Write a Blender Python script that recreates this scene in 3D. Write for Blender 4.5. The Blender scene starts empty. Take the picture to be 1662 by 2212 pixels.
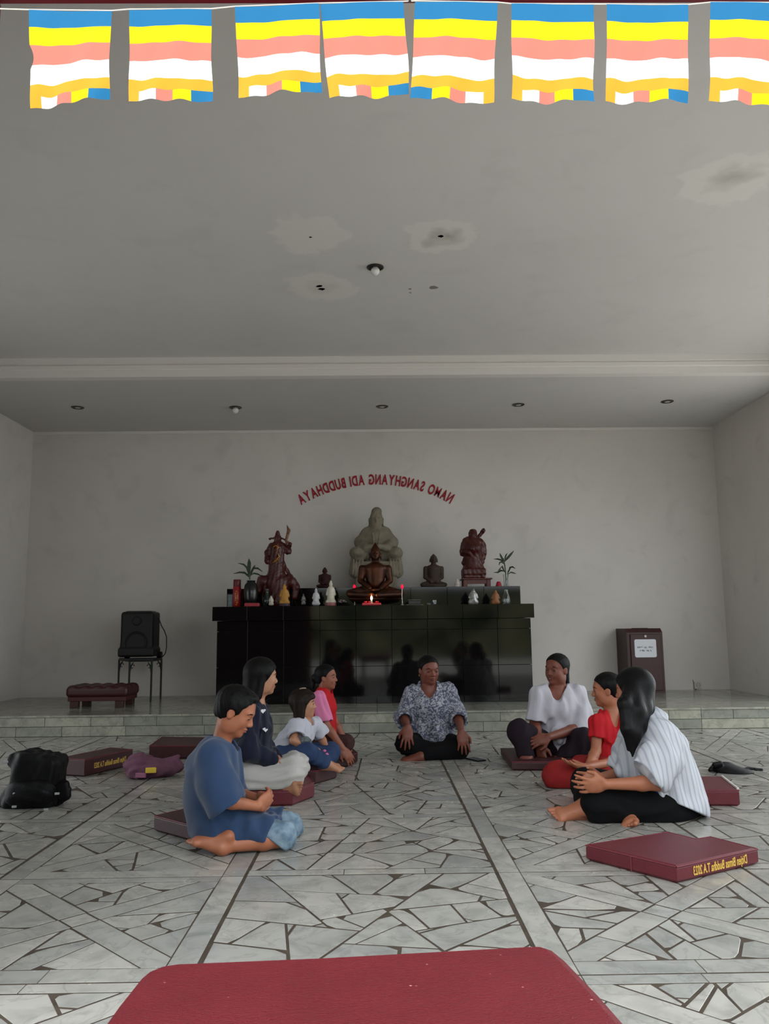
import bpy, math, random
import numpy as np
from mathutils import Vector, Matrix
from mathutils.geometry import tessellate_polygon

scene = bpy.context.scene
COL = scene.collection
random.seed(7)
rng = np.random.default_rng(7)

# ------------------------------------------------------------------ camera
FPX, PITCH, ROLL, YAW, CAMZ = 1749.118, .1426, .0109, .0121, .95
cam_d = bpy.data.cameras.new('camera')
cam_d.sensor_fit = 'VERTICAL'; cam_d.sensor_height = 24.0
cam_d.lens = 24.0 * FPX / 2212.0
cam_d.clip_start = .02; cam_d.clip_end = 200
cam = bpy.data.objects.new('camera', cam_d); COL.objects.link(cam)
cam.location = (0, 0, CAMZ)
cam.rotation_euler = (Matrix.Rotation(-YAW, 3, 'Z') @ Matrix.Rotation(math.pi/2 + PITCH, 3, 'X') @ Matrix.Rotation(-ROLL, 3, 'Z')).to_euler()
scene.camera = cam

# ------------------------------------------------------------------ world, exposure
world = bpy.data.worlds.new('world'); scene.world = world; world.use_nodes = True
bg = world.node_tree.nodes['Background']
bg.inputs['Color'].default_value = (.90, .96, 1.0, 1); bg.inputs['Strength'].default_value = 1.6
scene.view_settings.view_transform = 'Standard'; scene.view_settings.look = 'None'
scene.view_settings.exposure = 0.9; scene.view_settings.gamma = 1.0
scene.view_settings.use_curve_mapping = False
scene.cycles.max_bounces = 6; scene.cycles.diffuse_bounces = 3; scene.cycles.glossy_bounces = 2; scene.cycles.transmission_bounces = 4
scene.cycles.use_adaptive_sampling = True; scene.cycles.adaptive_threshold = .14; scene.cycles.use_denoising = True
scene.cycles.caustics_reflective = False; scene.cycles.caustics_refractive = False

def portal(name, loc, rot, sx, sy):
    l = bpy.data.lights.new(name, 'AREA'); l.shape = 'RECTANGLE'; l.size = sx; l.size_y = sy
    l.cycles.is_portal = True
    o = bpy.data.objects.new(name, l); COL.objects.link(o); o.location = loc; o.rotation_euler = rot
    return o
DOOR_L, DOOR_R, DOOR_T, DOOR_Y = -1.155, 3.6, 2.897, 2.3
RW = dict(y0=3.0, y1=8.15, z0=.0, z1=3.0)      # opening assumed in the right side wall, sized to let daylight in
LW = dict(y0=3.6, y1=6.4, z0=.0, z1=2.1)      # opening added in the unseen left side wall for daylight
portal('portal_door', ((DOOR_L+DOOR_R)/2, DOOR_Y+.02, DOOR_T/2), (math.pi/2, 0, 0), DOOR_R-DOOR_L, DOOR_T)
portal('portal_right', (4.19+.2, (RW['y0']+RW['y1'])/2, (RW['z0']+RW['z1'])/2), (math.pi/2, 0, math.pi/2), RW['y1']-RW['y0'], RW['z1']-RW['z0'])
portal('portal_left', (-4.18-.2, (LW['y0']+LW['y1'])/2, (LW['z0']+LW['z1'])/2), (math.pi/2, 0, -math.pi/2), LW['y1']-LW['y0'], LW['z1']-LW['z0'])

# ------------------------------------------------------------------ helpers
def ray(u, v):
    x = (u-831)/FPX; z = (1106-v)/FPX; y = 1.
    c, s = math.cos(ROLL), math.sin(ROLL); x, z = c*x+s*z, -s*x+c*z
    c, s = math.cos(PITCH), math.sin(PITCH); y, z = c*y-s*z, s*y+c*z
    c, s = math.cos(YAW), math.sin(YAW); x, y = c*x+s*y, -s*x+c*y
    return x, y, z
def P(u, v, y):                       # point of the place seen at photo position u,v and standing y metres away
    r = ray(u, v); return np.array([r[0]*y/r[1], y, CAMZ+r[2]*y/r[1]])
def PZ(u, v, z):                      # the same on a level at height z
    r = ray(u, v); t = (z-CAMZ)/r[2]; return np.array([r[0]*t, r[1]*t, z])
def proj(p):
    x, y, z = p[0], p[1], p[2]-CAMZ
    c, s = math.cos(YAW), math.sin(YAW); x, y = c*x-s*y, s*x+c*y
    c, s = math.cos(PITCH), math.sin(PITCH); Y = c*y+s*z; Z = -s*y+c*z
    c, s = math.cos(ROLL), math.sin(ROLL); u = c*x-s*Z; w = s*x+c*Z
    return 831+FPX*u/Y, 1106-FPX*w/Y
def V3(*a): return np.array(a, float)
def nrm(v):
    v = np.asarray(v, float); return v/max(1e-9, np.linalg.norm(v))
def lin(r, g, b):
    f = lambda c: (c/255/12.92) if c/255 <= .04045 else ((c/255+.055)/1.055)**2.4
    return (f(r), f(g), f(b), 1)

_m = {}
def mat(name, rgb, rough=.6, spec=.4, metal=0., var=None, bump=None, rgb2=None, coat=0., sss=0., trans=0., emit=None, coords='Object', sheen=0.):
    """var=(scale, amount, detail): colour variation toward rgb2 ; bump=(scale, strength)"""
    if name in _m: return _m[name]
    m = bpy.data.materials.new(name); m.use_nodes = True; _m[name] = m
    nt = m.node_tree; b = nt.nodes['Principled BSDF']
    b.inputs['Base Color'].default_value = lin(*rgb); b.inputs['Roughness'].default_value = rough
    b.inputs['Specular IOR Level'].default_value = spec; b.inputs['Metallic'].default_value = metal
    b.inputs['Coat Weight'].default_value = coat; b.inputs['Coat Roughness'].default_value = .1
    if sheen: b.inputs['Sheen Weight'].default_value = sheen
    if trans: b.inputs['Transmission Weight'].default_value = trans
    if sss:
        b.inputs['Subsurface Weight'].default_value = sss; b.inputs['Subsurface Radius'].default_value = (.012, .005, .003)
        b.inputs['Subsurface Scale'].default_value = 1.
    if emit:
        b.inputs['Emission Color'].default_value = lin(*emit[0]); b.inputs['Emission Strength'].default_value = emit[1]
    if var or bump:
        tc = nt.nodes.new('ShaderNodeTexCoord')
    if var:
        n = nt.nodes.new('ShaderNodeTexNoise'); n.inputs['Scale'].default_value = var[0]; n.inputs['Detail'].default_value = var[2] if len(var) > 2 else 4
        nt.links.new(tc.outputs[coords], n.inputs['Vector'])
        r = nt.nodes.new('ShaderNodeMapRange'); r.inputs[1].default_value = .35; r.inputs[2].default_value = .65; r.inputs[3].default_value = 0; r.inputs[4].default_value = var[1]
        nt.links.new(n.outputs['Fac'], r.inputs[0])
        mx = nt.nodes.new('ShaderNodeMix'); mx.data_type = 'RGBA'
        mx.inputs[6].default_value = lin(*rgb); mx.inputs[7].default_value = lin(*(rgb2 or tuple(c*.6 for c in rgb)))
        nt.links.new(r.outputs[0], mx.inputs[0]); nt.links.new(mx.outputs[2], b.inputs['Base Color'])
    if bump:
        n = nt.nodes.new('ShaderNodeTexNoise'); n.inputs['Scale'].default_value = bump[0]; n.inputs['Detail'].default_value = 6
        nt.links.new(tc.outputs[coords], n.inputs['Vector'])
        bp = nt.nodes.new('ShaderNodeBump'); bp.inputs['Strength'].default_value = bump[1]; bp.inputs['Distance'].default_value = .01
        nt.links.new(n.outputs['Fac'], bp.inputs['Height']); nt.links.new(bp.outputs['Normal'], b.inputs['Normal'])
    return m

def link(o, parent=None):
    COL.objects.link(o)
    if parent is not None: o.parent = parent
    return o
def tag(o, label=None, cat=None, group=None, kind=None):
    if label: o['label'] = label
    if cat: o['category'] = cat
    if group: o['group'] = group
    if kind: o['kind'] = kind
    return o
def thing(name, loc, label, cat, group=None):
    o = bpy.data.objects.new(name, None); o.empty_display_size = .05; link(o); o.location = loc
    return tag(o, label, cat, group)
def mesh(name, verts, faces, m, parent=None, smooth=False, origin=None, sharp=None):
    """verts in world coordinates; parent Empties are only translated"""
    verts = np.asarray(verts, float)
    base = np.zeros(3)
    if origin is not None: base = np.asarray(origin, float)
    elif parent is not None: base = np.array(wloc(parent))
    me = bpy.data.meshes.new(name)
    me.from_pydata((verts-base).tolist(), [], faces)
    if isinstance(m, (list, tuple)):
        for q in m: me.materials.append(q)
    elif m: me.materials.append(m)
    if smooth: me.shade_smooth()
    if sharp: me.set_sharp_from_angle(angle=math.radians(sharp))
    me.update()
    o = bpy.data.objects.new(name, me); link(o, parent)
    if origin is not None and parent is None: o.location = base
    elif origin is not None: o.location = base-np.array(wloc(parent))
    return o
def wloc(o):
    l = Vector(o.location)
    while o.parent is not None: o = o.parent; l = l+Vector(o.location)
    return l

class MB:                                  # collects simple shapes of ONE part
    def __init__(s): s.v = []; s.f = []
    def add(s, v, f):
        n = len(s.v); s.v += [tuple(map(float, p)) for p in v]; s.f += [tuple(i+n for i in q) for q in f]; return s
    def box(s, c, h, R=None, bev=0.):
        c = np.asarray(c, float); h = np.asarray(h, float); R = np.eye(3) if R is None else np.asarray(R)
        if bev <= 0:
            pts = [c+R@(h*np.array(q)) for q in ((-1,-1,-1),(1,-1,-1),(1,1,-1),(-1,1,-1),(-1,-1,1),(1,-1,1),(1,1,1),(-1,1,1))]
            return s.add(pts, [(0,3,2,1),(4,5,6,7),(0,1,5,4),(1,2,6,5),(2,3,7,6),(3,0,4,7)])
        b = min(bev, *(h*.98)); pts = []; idx = {}
        for sx in (-1, 1):
            for sy in (-1, 1):
                for sz in (-1, 1):
                    for a in range(3):
                        q = np.array([sx, sy, sz])*(h-b); q[a] = (sx, sy, sz)[a]*h[a]
                        idx[(sx, sy, sz, a)] = len(pts); pts.append(c+R@q)
        F = []
        for a in range(3):
            o1, o2 = (a+1) % 3, (a+2) % 3
            for sg in (-1, 1):
                q = []
                for e1, e2 in ((-1,-1),(1,-1),(1,1),(-1,1)):
                    k = [0]*3; k[a] = sg; k[o1] = e1; k[o2] = e2; q.append(idx[(*k, a)])
                F.append(tuple(q if sg > 0 else q[::-1]))
        for a in range(3):
            o1, o2 = (a+1) % 3, (a+2) % 3
            for e1 in (-1, 1):
                for e2 in (-1, 1):
                    k0 = [0]*3; k1 = [0]*3
                    k0[a] = -1; k1[a] = 1; k0[o1] = k1[o1] = e1; k0[o2] = k1[o2] = e2
                    q = (idx[(*k0, o1)], idx[(*k1, o1)], idx[(*k1, o2)], idx[(*k0, o2)])
                    F.append(q if e1*e2 < 0 else q[::-1])
        for sx in (-1, 1):
            for sy in (-1, 1):
                for sz in (-1, 1):
                    q = tuple(idx[(sx, sy, sz, a)] for a in range(3)); F.append(q if sx*sy*sz > 0 else q[::-1])
        return s.add(pts, F)
    def tube(s, pts, r, n=8, cap=True):
        pts = [np.asarray(p, float) for p in pts]; rs = r if isinstance(r, (list, tuple)) else [r]*len(pts)
        V = []; F = []; up = None
        for i, p in enumerate(pts):
            t = nrm(pts[min(i+1, len(pts)-1)]-pts[max(i-1, 0)])
            if up is None: up = V3(0, 0, 1) if abs(t[2]) < .9 else V3(1, 0, 0)
            a = nrm(np.cross(t, up)); b = np.cross(a, t); up = b
            for k in range(n):
                th = 2*math.pi*k/n; V.append(p+rs[i]*(math.cos(th)*a+math.sin(th)*b))
        for i in range(len(pts)-1):
            for k in range(n):
                F.append((i*n+k, i*n+(k+1) % n, (i+1)*n+(k+1) % n, (i+1)*n+k))
        if cap:
            F.append(tuple(range(n))[::-1]); F.append(tuple((len(pts)-1)*n+k for k in range(n)))
        return s.add(V, F)
    def lathe(s, c, prof, n=20, ax=None):
        c = np.asarray(c, float); V = []; F = []
        for r, z in prof:
            for k in range(n):
                th = 2*math.pi*k/n; V.append(c+V3(r*math.cos(th), r*math.sin(th), z))
        for i in range(len(prof)-1):
            for k in range(n):
                F.append((i*n+k, i*n+(k+1) % n, (i+1)*n+(k+1) % n, (i+1)*n+k))
        F.append(tuple(range(n))[::-1]); F.append(tuple((len(prof)-1)*n+k for k in range(n)))
        return s.add(V, F)
    def prism(s, poly, z0, z1, bev=0.):
        """poly: CCW list of (x,y); flat-topped solid with a small edge bevel"""
        poly = [np.array(p[:2], float) for p in poly]; n = len(poly)
        A = sum(poly[i][0]*poly[(i+1) % n][1]-poly[(i+1) % n][0]*poly[i][1] for i in range(n))
        if A < 0: poly = poly[::-1]
        rings = []
        def inset(d):
            out = []
            for i in range(n):
                a, b, c = poly[i-1], poly[i], poly[(i+1) % n]
                e1 = (b-a)/max(1e-9, np.linalg.norm(b-a)); e2 = (c-b)/max(1e-9, np.linalg.norm(c-b))
                n1 = np.array([-e1[1], e1[0]]); n2 = np.array([-e2[1], e2[0]])
                k = n1+n2; k = k/max(.3, 1+n1@n2); out.append(b+d*k)
            return out
        if bev > 0:
            steps = [(bev, z0), (0, z0+bev), (0, z1-bev), (bev*.3, z1-bev*.3), (bev, z1)]
        else: steps = [(0, z0), (0, z1)]
        V = []
        for d, z in steps:
            for p in (inset(d) if d else poly): V.append((p[0], p[1], z))
        F = []
        for i in range(len(steps)-1):
            for k in range(n): F.append((i*n+k, i*n+(k+1) % n, (i+1)*n+(k+1) % n, (i+1)*n+k))
        for base, flip in ((0, True), ((len(steps)-1)*n, False)):
            tr = tessellate_polygon([[Vector(V[base+k]) for k in range(n)]])
            for t in tr:
                a, b, c = (V3(*V[base+i]) for i in t)
                up = np.cross(b-a, c-a)[2] > 0
                t = tuple(base+i for i in t)
                F.append(t if up != flip else t[::-1])
        return s.add(V, F)
    def build(s, name, m, parent=None, smooth=False, origin=None, sharp=None):
        return mesh(name, s.v, s.f, m, parent, smooth, origin, sharp)

def rotz(a):
    c, s = math.cos(a), math.sin(a); return np.array([[c, -s, 0], [s, c, 0], [0, 0, 1.]])
def frame(f, u):
    f = nrm(f); u = np.asarray(u, float); u = nrm(u-f*(u@f)); return np.stack([f, np.cross(u, f), u], 1)

# ------------------------------------------------------------------ blended solids (one continuous skin from many shapes)
class SDF:
    def __init__(s, vox): s.h = vox; s.ops = []; s.holes = []
    def _add(s, fn, lo, hi, k, mode='u'):
        s.ops.append((fn, np.asarray(lo, float), np.asarray(hi, float), k, mode)); return s
    def cap(s, a, b, ra, rb=None, k=.012, axis=None, sc=1., mode='u', trim=None):
        a = np.asarray(a, float); b = np.asarray(b, float); rb = ra if rb is None else rb
        ba = b-a; L2 = max(1e-9, ba@ba); R = max(ra, rb)*(max(sc, 1.))
        ax = None if axis is None else nrm(axis)
        def fn(X, Y, Z):
            px, py, pz = X-a[0], Y-a[1], Z-a[2]
            t = np.clip((px*ba[0]+py*ba[1]+pz*ba[2])/L2, 0, 1)
            qx, qy, qz = px-t*ba[0], py-t*ba[1], pz-t*ba[2]
            d2 = qx*qx+qy*qy+qz*qz
            if ax is not None:
                w = qx*ax[0]+qy*ax[1]+qz*ax[2]; d2 = d2-w*w*(1-1/sc**2)
            d = np.sqrt(np.maximum(d2, 0))-(ra+(rb-ra)*t)
            if trim is not None: d = np.maximum(d, (X-trim[0][0])*trim[1][0]+(Y-trim[0][1])*trim[1][1]+(Z-trim[0][2])*trim[1][2])
            return d
        return s._add(fn, np.minimum(a, b)-R, np.maximum(a, b)+R, k, mode)
    def ell(s, c, r, R=None, k=.012, mode='u'):
        c = np.asarray(c, float); r = np.asarray(r, float)*np.ones(3); R = np.eye(3) if R is None else np.asarray(R); m = r.max()
        def fn(X, Y, Z):
            px, py, pz = X-c[0], Y-c[1], Z-c[2]
            q = [(px*R[0, i]+py*R[1, i]+pz*R[2, i])/r[i] for i in range(3)]
            k0 = np.sqrt(q[0]**2+q[1]**2+q[2]**2); k1 = np.sqrt((q[0]/r[0])**2+(q[1]/r[1])**2+(q[2]/r[2])**2)
            return k0*(k0-1)/np.maximum(k1, 1e-6)
        return s._add(fn, c-m, c+m, k, mode)
    def box(s, c, hf, R=None, rd=.005, k=.005, mode='u'):
        c = np.asarray(c, float); hf = np.asarray(hf, float)-rd; R = np.eye(3) if R is None else np.asarray(R); m = np.linalg.norm(hf)+rd
        def fn(X, Y, Z):
            px, py, pz = X-c[0], Y-c[1], Z-c[2]
            q = [np.abs(px*R[0, i]+py*R[1, i]+pz*R[2, i])-hf[i] for i in range(3)]
            o = np.sqrt(np.maximum(q[0], 0)**2+np.maximum(q[1], 0)**2+np.maximum(q[2], 0)**2)
            return o+np.minimum(np.maximum(q[0], np.maximum(q[1], q[2])), 0)-rd
        return s._add(fn, c-m, c+m, k, mode)
    def cut(s, p, n, rad):                      # remove what lies beyond a plane, near p only
        p = np.asarray(p, float); n = nrm(n)
        def fn(X, Y, Z): return (X-p[0])*n[0]+(Y-p[1])*n[1]+(Z-p[2])*n[2]
        return s._add(fn, p-rad, p+rad, 0, 'c')
    def shell(s, t): s.ops.append((t, None, None, 0, 'shell')); return s
    def fold(s, amp, freq, direc=(0, 0, 1), seed=0, stretch=.25):
        s.ops.append(((amp, freq, nrm(direc), seed, stretch), None, None, 0, 'fold')); return s
    def floor(s, z=0.): s.ops.append((z, None, None, 0, 'floor')); return s
    def build(s, name, m, parent=None, smooth_it=1):
        h = s.h
        for q in s.holes: s.cap(*q, k=.003, mode='s')
        los = [o[1] for o in s.ops if o[4] == 'u']; his = [o[2] for o in s.ops if o[4] == 'u']
        lo = np.min(los, 0)-4*h; hi = np.max(his, 0)+4*h
        n = np.ceil((hi-lo)/h).astype(int)+1
        D = np.full(n, .08, np.float32)
        ax = [(lo[i]+h*np.arange(n[i])).astype(np.float32) for i in range(3)]
        for fn, a, b, k, mode in s.ops:
            if mode == 'shell': D = np.maximum(D, -(D+fn)); continue
            if mode == 'floor': D = np.maximum(D, (fn-ax[2])[None, None, :]); continue
            if mode == 'fold':
                amp, fr, dr, seed, stc = fn
                idx = np.nonzero(np.abs(D) < .03)
                pts = np.stack([ax[i][idx[i]] for i in range(3)], 1)
                rg = np.random.default_rng(seed+11); acc = np.zeros(len(pts), np.float32)
                for q in range(5):
                    d = rg.normal(size=3); d = d-dr*(d@dr)*(1-stc); d = nrm(d)
                    w = rg.normal(size=3)*6; f = fr*(.6+.9*rg.random())
                    ph = pts@(d*f)+(1.4 if fr < 66 else .35)*np.sin(pts@w+rg.random()*6)+rg.random()*6
                    acc += (.5*np.sin(2*ph)-.55*(1-2*np.abs(np.sin(ph))) if fr < 66 else 1-2*np.abs(np.sin(ph)))*(.5+.5*np.sin(pts@(rg.normal(size=3)*5)+q))
                D[idx] += (amp*(acc/2.2-.08)).astype(np.float32); continue
            pad = k+3*h
            i0 = np.clip(np.floor((a-pad-lo)/h).astype(int), 0, n); i1 = np.clip(np.ceil((b+pad-lo)/h).astype(int)+1, 0, n)
            if np.any(i1 <= i0): continue
            sl = tuple(slice(i0[i], i1[i]) for i in range(3))
            d = fn(ax[0][sl[0]][:, None, None], ax[1][sl[1]][None, :, None], ax[2][sl[2]][None, None, :]).astype(np.float32)
            A = D[sl]
            if mode == 'u':
                if k > 0:
                    e = np.maximum(k-np.abs(A-d), 0)/k; D[sl] = np.minimum(A, d)-e*e*k*.25
                else: D[sl] = np.minimum(A, d)
            elif mode == 's':
                d = -d
                if k > 0:
                    e = np.maximum(k-np.abs(A-d), 0)/k; D[sl] = np.maximum(A, d)+e*e*k*.25
                else: D[sl] = np.maximum(A, d)
            elif mode == 'c': D[sl] = np.maximum(A, d)
        Vv, Ff = nets(D, lo, h)
        if len(Vv) == 0: return None
        for _ in range(smooth_it): Vv = relax(Vv, Ff)
        return quadmesh(name, Vv, Ff, m, parent)
def nets(D, lo, h):
    S = D < 0
    c = np.zeros([q-1 for q in D.shape], np.int8)
    for i in (0, 1):
        for j in (0, 1):
            for k in (0, 1): c += S[i:i+c.shape[0], j:j+c.shape[1], k:k+c.shape[2]]
    m = (c > 0) & (c < 8); I = np.argwhere(m)
    if len(I) == 0: return np.zeros((0, 3)), np.zeros((0, 4), int)
    idm = np.full(m.shape, -1, np.int32); idm[m] = np.arange(len(I))
    acc = np.zeros((len(I), 3)); cnt = np.zeros(len(I))
    cor = [np.array(q) for q in ((0,0,0),(1,0,0),(0,1,0),(1,1,0),(0,0,1),(1,0,1),(0,1,1),(1,1,1))]
    val = [D[I[:, 0]+q[0], I[:, 1]+q[1], I[:, 2]+q[2]] for q in cor]
    for a in range(8):
        for ax in range(3):
            if cor[a][ax]: continue
            b = a+(1, 2, 4)[ax]
            x = (val[a] < 0) != (val[b] < 0)
            t = val[a][x]/(val[a][x]-val[b][x])
            acc[x] += cor[a]+np.outer(t, cor[b]-cor[a]); cnt[x] += 1
    V = lo+h*(I+acc/cnt[:, None])
    F = []
    for ax in range(3):
        o1, o2 = (ax+1) % 3, (ax+2) % 3
        A = np.moveaxis(S, (ax, o1, o2), (0, 1, 2)); J = np.moveaxis(idm, (ax, o1, o2), (0, 1, 2))
        e = A[:-1] != A[1:]; e[:, 0, :] = False; e[:, :, 0] = False; e[:, -1, :] = False; e[:, :, -1] = False
        Q = np.argwhere(e); ins = A[Q[:, 0], Q[:, 1], Q[:, 2]]
        i, j, k = Q.T
        q = np.stack([J[i, j-1, k-1], J[i, j, k-1], J[i, j, k], J[i, j-1, k]], 1)
        q[~ins] = q[~ins][:, ::-1]; F.append(q)
    F = np.concatenate(F); F = F[(F >= 0).all(1)]
    return V, F
def relax(V, F):
    s = np.zeros_like(V); c = np.zeros(len(V))
    for a in range(4):
        i = F[:, a]; j = F[:, (a+1) % 4]
        for d in range(3): s[:, d] += np.bincount(i, V[j, d], len(V))+np.bincount(j, V[i, d], len(V))
        c += np.bincount(i, minlength=len(V))+np.bincount(j, minlength=len(V))
    return V*.5+.5*s/np.maximum(c, 1)[:, None]
def quadmesh(name, V, F, m, parent=None):
    base = np.zeros(3) if parent is None else np.array(wloc(parent))
    me = bpy.data.meshes.new(name)
    me.vertices.add(len(V)); me.vertices.foreach_set('co', (V-base).astype(np.float32).ravel())
    me.loops.add(len(F)*4); me.loops.foreach_set('vertex_index', F.astype(np.int32).ravel())
    me.polygons.add(len(F)); me.polygons.foreach_set('loop_start', np.arange(0, len(F)*4, 4, dtype=np.int32))
    me.polygons.foreach_set('loop_total', np.full(len(F), 4, np.int32))
    me.update(calc_edges=True); me.validate(); me.shade_smooth()
    me.materials.append(m)
    return link(bpy.data.objects.new(name, me), parent)

def letters(body, size, extrude=.002, offset=0.):
    """flat lettering as mesh data: verts (x right, y up, z out), faces"""
    cu = bpy.data.curves.new('lettering', 'FONT'); cu.body = body; cu.size = size; cu.extrude = extrude; cu.offset = offset; cu.resolution_u = 4
    o = bpy.data.objects.new('lettering', cu); COL.objects.link(o)
    dg = bpy.context.evaluated_depsgraph_get(); me = bpy.data.meshes.new_from_object(o.evaluated_get(dg))
    v = np.array([q.co[:] for q in me.vertices]); f = [tuple(p.vertices) for p in me.polygons]
    bpy.data.objects.remove(o); bpy.data.curves.remove(cu); bpy.data.meshes.remove(me)
    return v, f

# ------------------------------------------------------------------ surface materials
def node_mat(name):
    m = bpy.data.materials.new(name); m.use_nodes = True; _m[name] = m
    nt = m.node_tree; return m, nt, nt.nodes['Principled BSDF']
def N(nt, t, **kw):
    n = nt.nodes.new(t)
    for k, v in kw.items():
        if k.startswith('i'): n.inputs[int(k[1:])].default_value = v
        else: setattr(n, k, v)
    return n
def mixrgb(nt, fac, a, b, mode='MIX'):
    n = nt.nodes.new('ShaderNodeMix'); n.data_type = 'RGBA'; n.blend_type = mode
    for sock, val in ((0, fac), (6, a), (7, b)):
        if hasattr(val, 'node'): nt.links.new(val, n.inputs[sock])
        else: n.inputs[sock].default_value = val
    return n.outputs[2]
def maprange(nt, src, a, b, c, d):
    n = N(nt, 'ShaderNodeMapRange', i1=a, i2=b, i3=c, i4=d); nt.links.new(src, n.inputs[0]); return n.outputs[0]
def noise(nt, vec, scale, detail=4, dist=0.):
    n = nt.nodes.new('ShaderNodeTexNoise'); n.inputs['Scale'].default_value = scale; n.inputs['Detail'].default_value = detail; n.inputs['Distortion'].default_value = dist
    nt.links.new(vec, n.inputs['Vector']); return n.outputs['Fac']

def stone_material(name, rgb, rgb2, vein, rough):
    m, nt, b = node_mat(name)
    geo = nt.nodes.new('ShaderNodeNewGeometry'); pos = geo.outputs['Position']
    at = nt.nodes.new('ShaderNodeAttribute'); at.attribute_name = 'tone'
    c = mixrgb(nt, at.outputs['Fac'], lin(*rgb), lin(*rgb2))
    off = N(nt, 'ShaderNodeVectorMath', operation='SCALE'); 
    comb = nt.nodes.new('ShaderNodeCombineXYZ'); 
    for k in range(3): nt.links.new(at.outputs['Fac'], comb.inputs[k])
    nt.links.new(comb.outputs[0], off.inputs[0]); off.inputs['Scale'].default_value = 37.
    ad = N(nt, 'ShaderNodeVectorMath', operation='ADD'); nt.links.new(pos, ad.inputs[0]); nt.links.new(off.outputs[0], ad.inputs[1])
    cl = noise(nt, ad.outputs[0], 7, 6, .6)
    c = mixrgb(nt, maprange(nt, cl, .42, .68, 0, .55), c, lin(*[q*.8 for q in rgb2]))
    ve = noise(nt, ad.outputs[0], 5, 8, 1.8)
    a1 = N(nt, 'ShaderNodeMath', operation='SUBTRACT', i1=.5); nt.links.new(ve, a1.inputs[0])
    a2 = N(nt, 'ShaderNodeMath', operation='ABSOLUTE'); nt.links.new(a1.outputs[0], a2.inputs[0])
    c = mixrgb(nt, maprange(nt, a2.outputs[0], 0, .03, .3, 0), c, lin(*vein))
    nt.links.new(c, b.inputs['Base Color'])
    rr = noise(nt, pos, 9, 3); nt.links.new(maprange(nt, rr, .3, .7, rough*.75, rough*1.35), b.inputs['Roughness'])
    b.inputs['Specular IOR Level'].default_value = .45
    return m
M_STONE = stone_material('crazy_paving_marble', (176, 173, 164), (150, 150, 145), (112, 112, 108), .22)
M_STEP = stone_material('platform_marble', (168, 166, 150), (134, 136, 126), (80, 86, 84), .16)
M_GROUT = mat('cement_grout', (78, 68, 58), .85, .2, var=(14, .6), rgb2=(52, 45, 38))

def paint(name, rgb, stain, patches=(), wash=.25):
    m, nt, b = node_mat(name)
    geo = nt.nodes.new('ShaderNodeNewGeometry'); pos = geo.outputs['Position']
    c = mixrgb(nt, maprange(nt, noise(nt, pos, .8, 5), .4, .7, 0, wash), lin(*rgb), lin(*stain))
    c = mixrgb(nt, maprange(nt, noise(nt, pos, 3.5, 7, .5), .56, .75, 0, wash*.9), c, lin(*[q*.9 for q in stain]))
    if patches:
        wob = nt.nodes.new('ShaderNodeTexNoise'); wob.inputs['Scale'].default_value = 5.5; wob.inputs['Detail'].default_value = 3
        nt.links.new(pos, wob.inputs['Vector'])
        ws = N(nt, 'ShaderNodeVectorMath', operation='SCALE'); ws.inputs['Scale'].default_value = .32; nt.links.new(wob.outputs['Color'], ws.inputs[0])
        pw = N(nt, 'ShaderNodeVectorMath', operation='ADD'); nt.links.new(pos, pw.inputs[0]); nt.links.new(ws.outputs[0], pw.inputs[1])
        for (x, y, z, r, core) in patches:
            d = N(nt, 'ShaderNodeVectorMath', operation='DISTANCE'); nt.links.new(pw.outputs[0], d.inputs[0]); d.inputs[1].default_value = (x+.16, y+.16, z+.16)
            c = mixrgb(nt, maprange(nt, d.outputs['Value'], r*.85, r, .38, 0), c, lin(226, 222, 212))
            if core: c = mixrgb(nt, maprange(nt, d.outputs['Value'], 0, r*.55, core, 0), c, lin(120, 112, 100))
    nt.links.new(c, b.inputs['Base Color']); b.inputs['Roughness'].default_value = .75; b.inputs['Specular IOR Level'].default_value = .25
    bp = N(nt, 'ShaderNodeBump'); bp.inputs['Strength'].default_value = .06; bp.inputs['Distance'].default_value = .01
    nt.links.new(noise(nt, pos, 60, 4), bp.inputs['Height']); nt.links.new(bp.outputs['Normal'], b.inputs['Normal'])
    return m
M_WALL = paint('white_wall_paint', (214, 208, 203), (176, 172, 166))
ZM, ZA, ZP = 3.5565, 3.379, .191
M_CEIL = paint('white_ceiling_paint', (206, 202, 198), (184, 180, 175), [(-.42, 5.10, ZM, .27, .0), (.47, 5.13, ZM, .26, .6), (-.40, 5.93, ZM, .28, .2), (2.13, 4.43, ZM, .30, .45)], .15)
M_TRIM = mat('white_cornice_paint', (222, 217, 212), .6, .3)
M_REDFRAME = mat('dark_red_gloss_paint', (112, 22, 34), .35, .5, var=(4, .3))
M_BLACKTILE = mat('polished_black_granite', (11, 10, 11), .06, .4, var=(60, .4), rgb2=(24, 22, 22))
M_BLACKJOINT = mat('dark_tile_joint', (44, 42, 40), .8, .2)

XL, XR, YB, DB, DP = -4.1823, 4.1933, 9.7479, 7.5834, 7.6405

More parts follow.
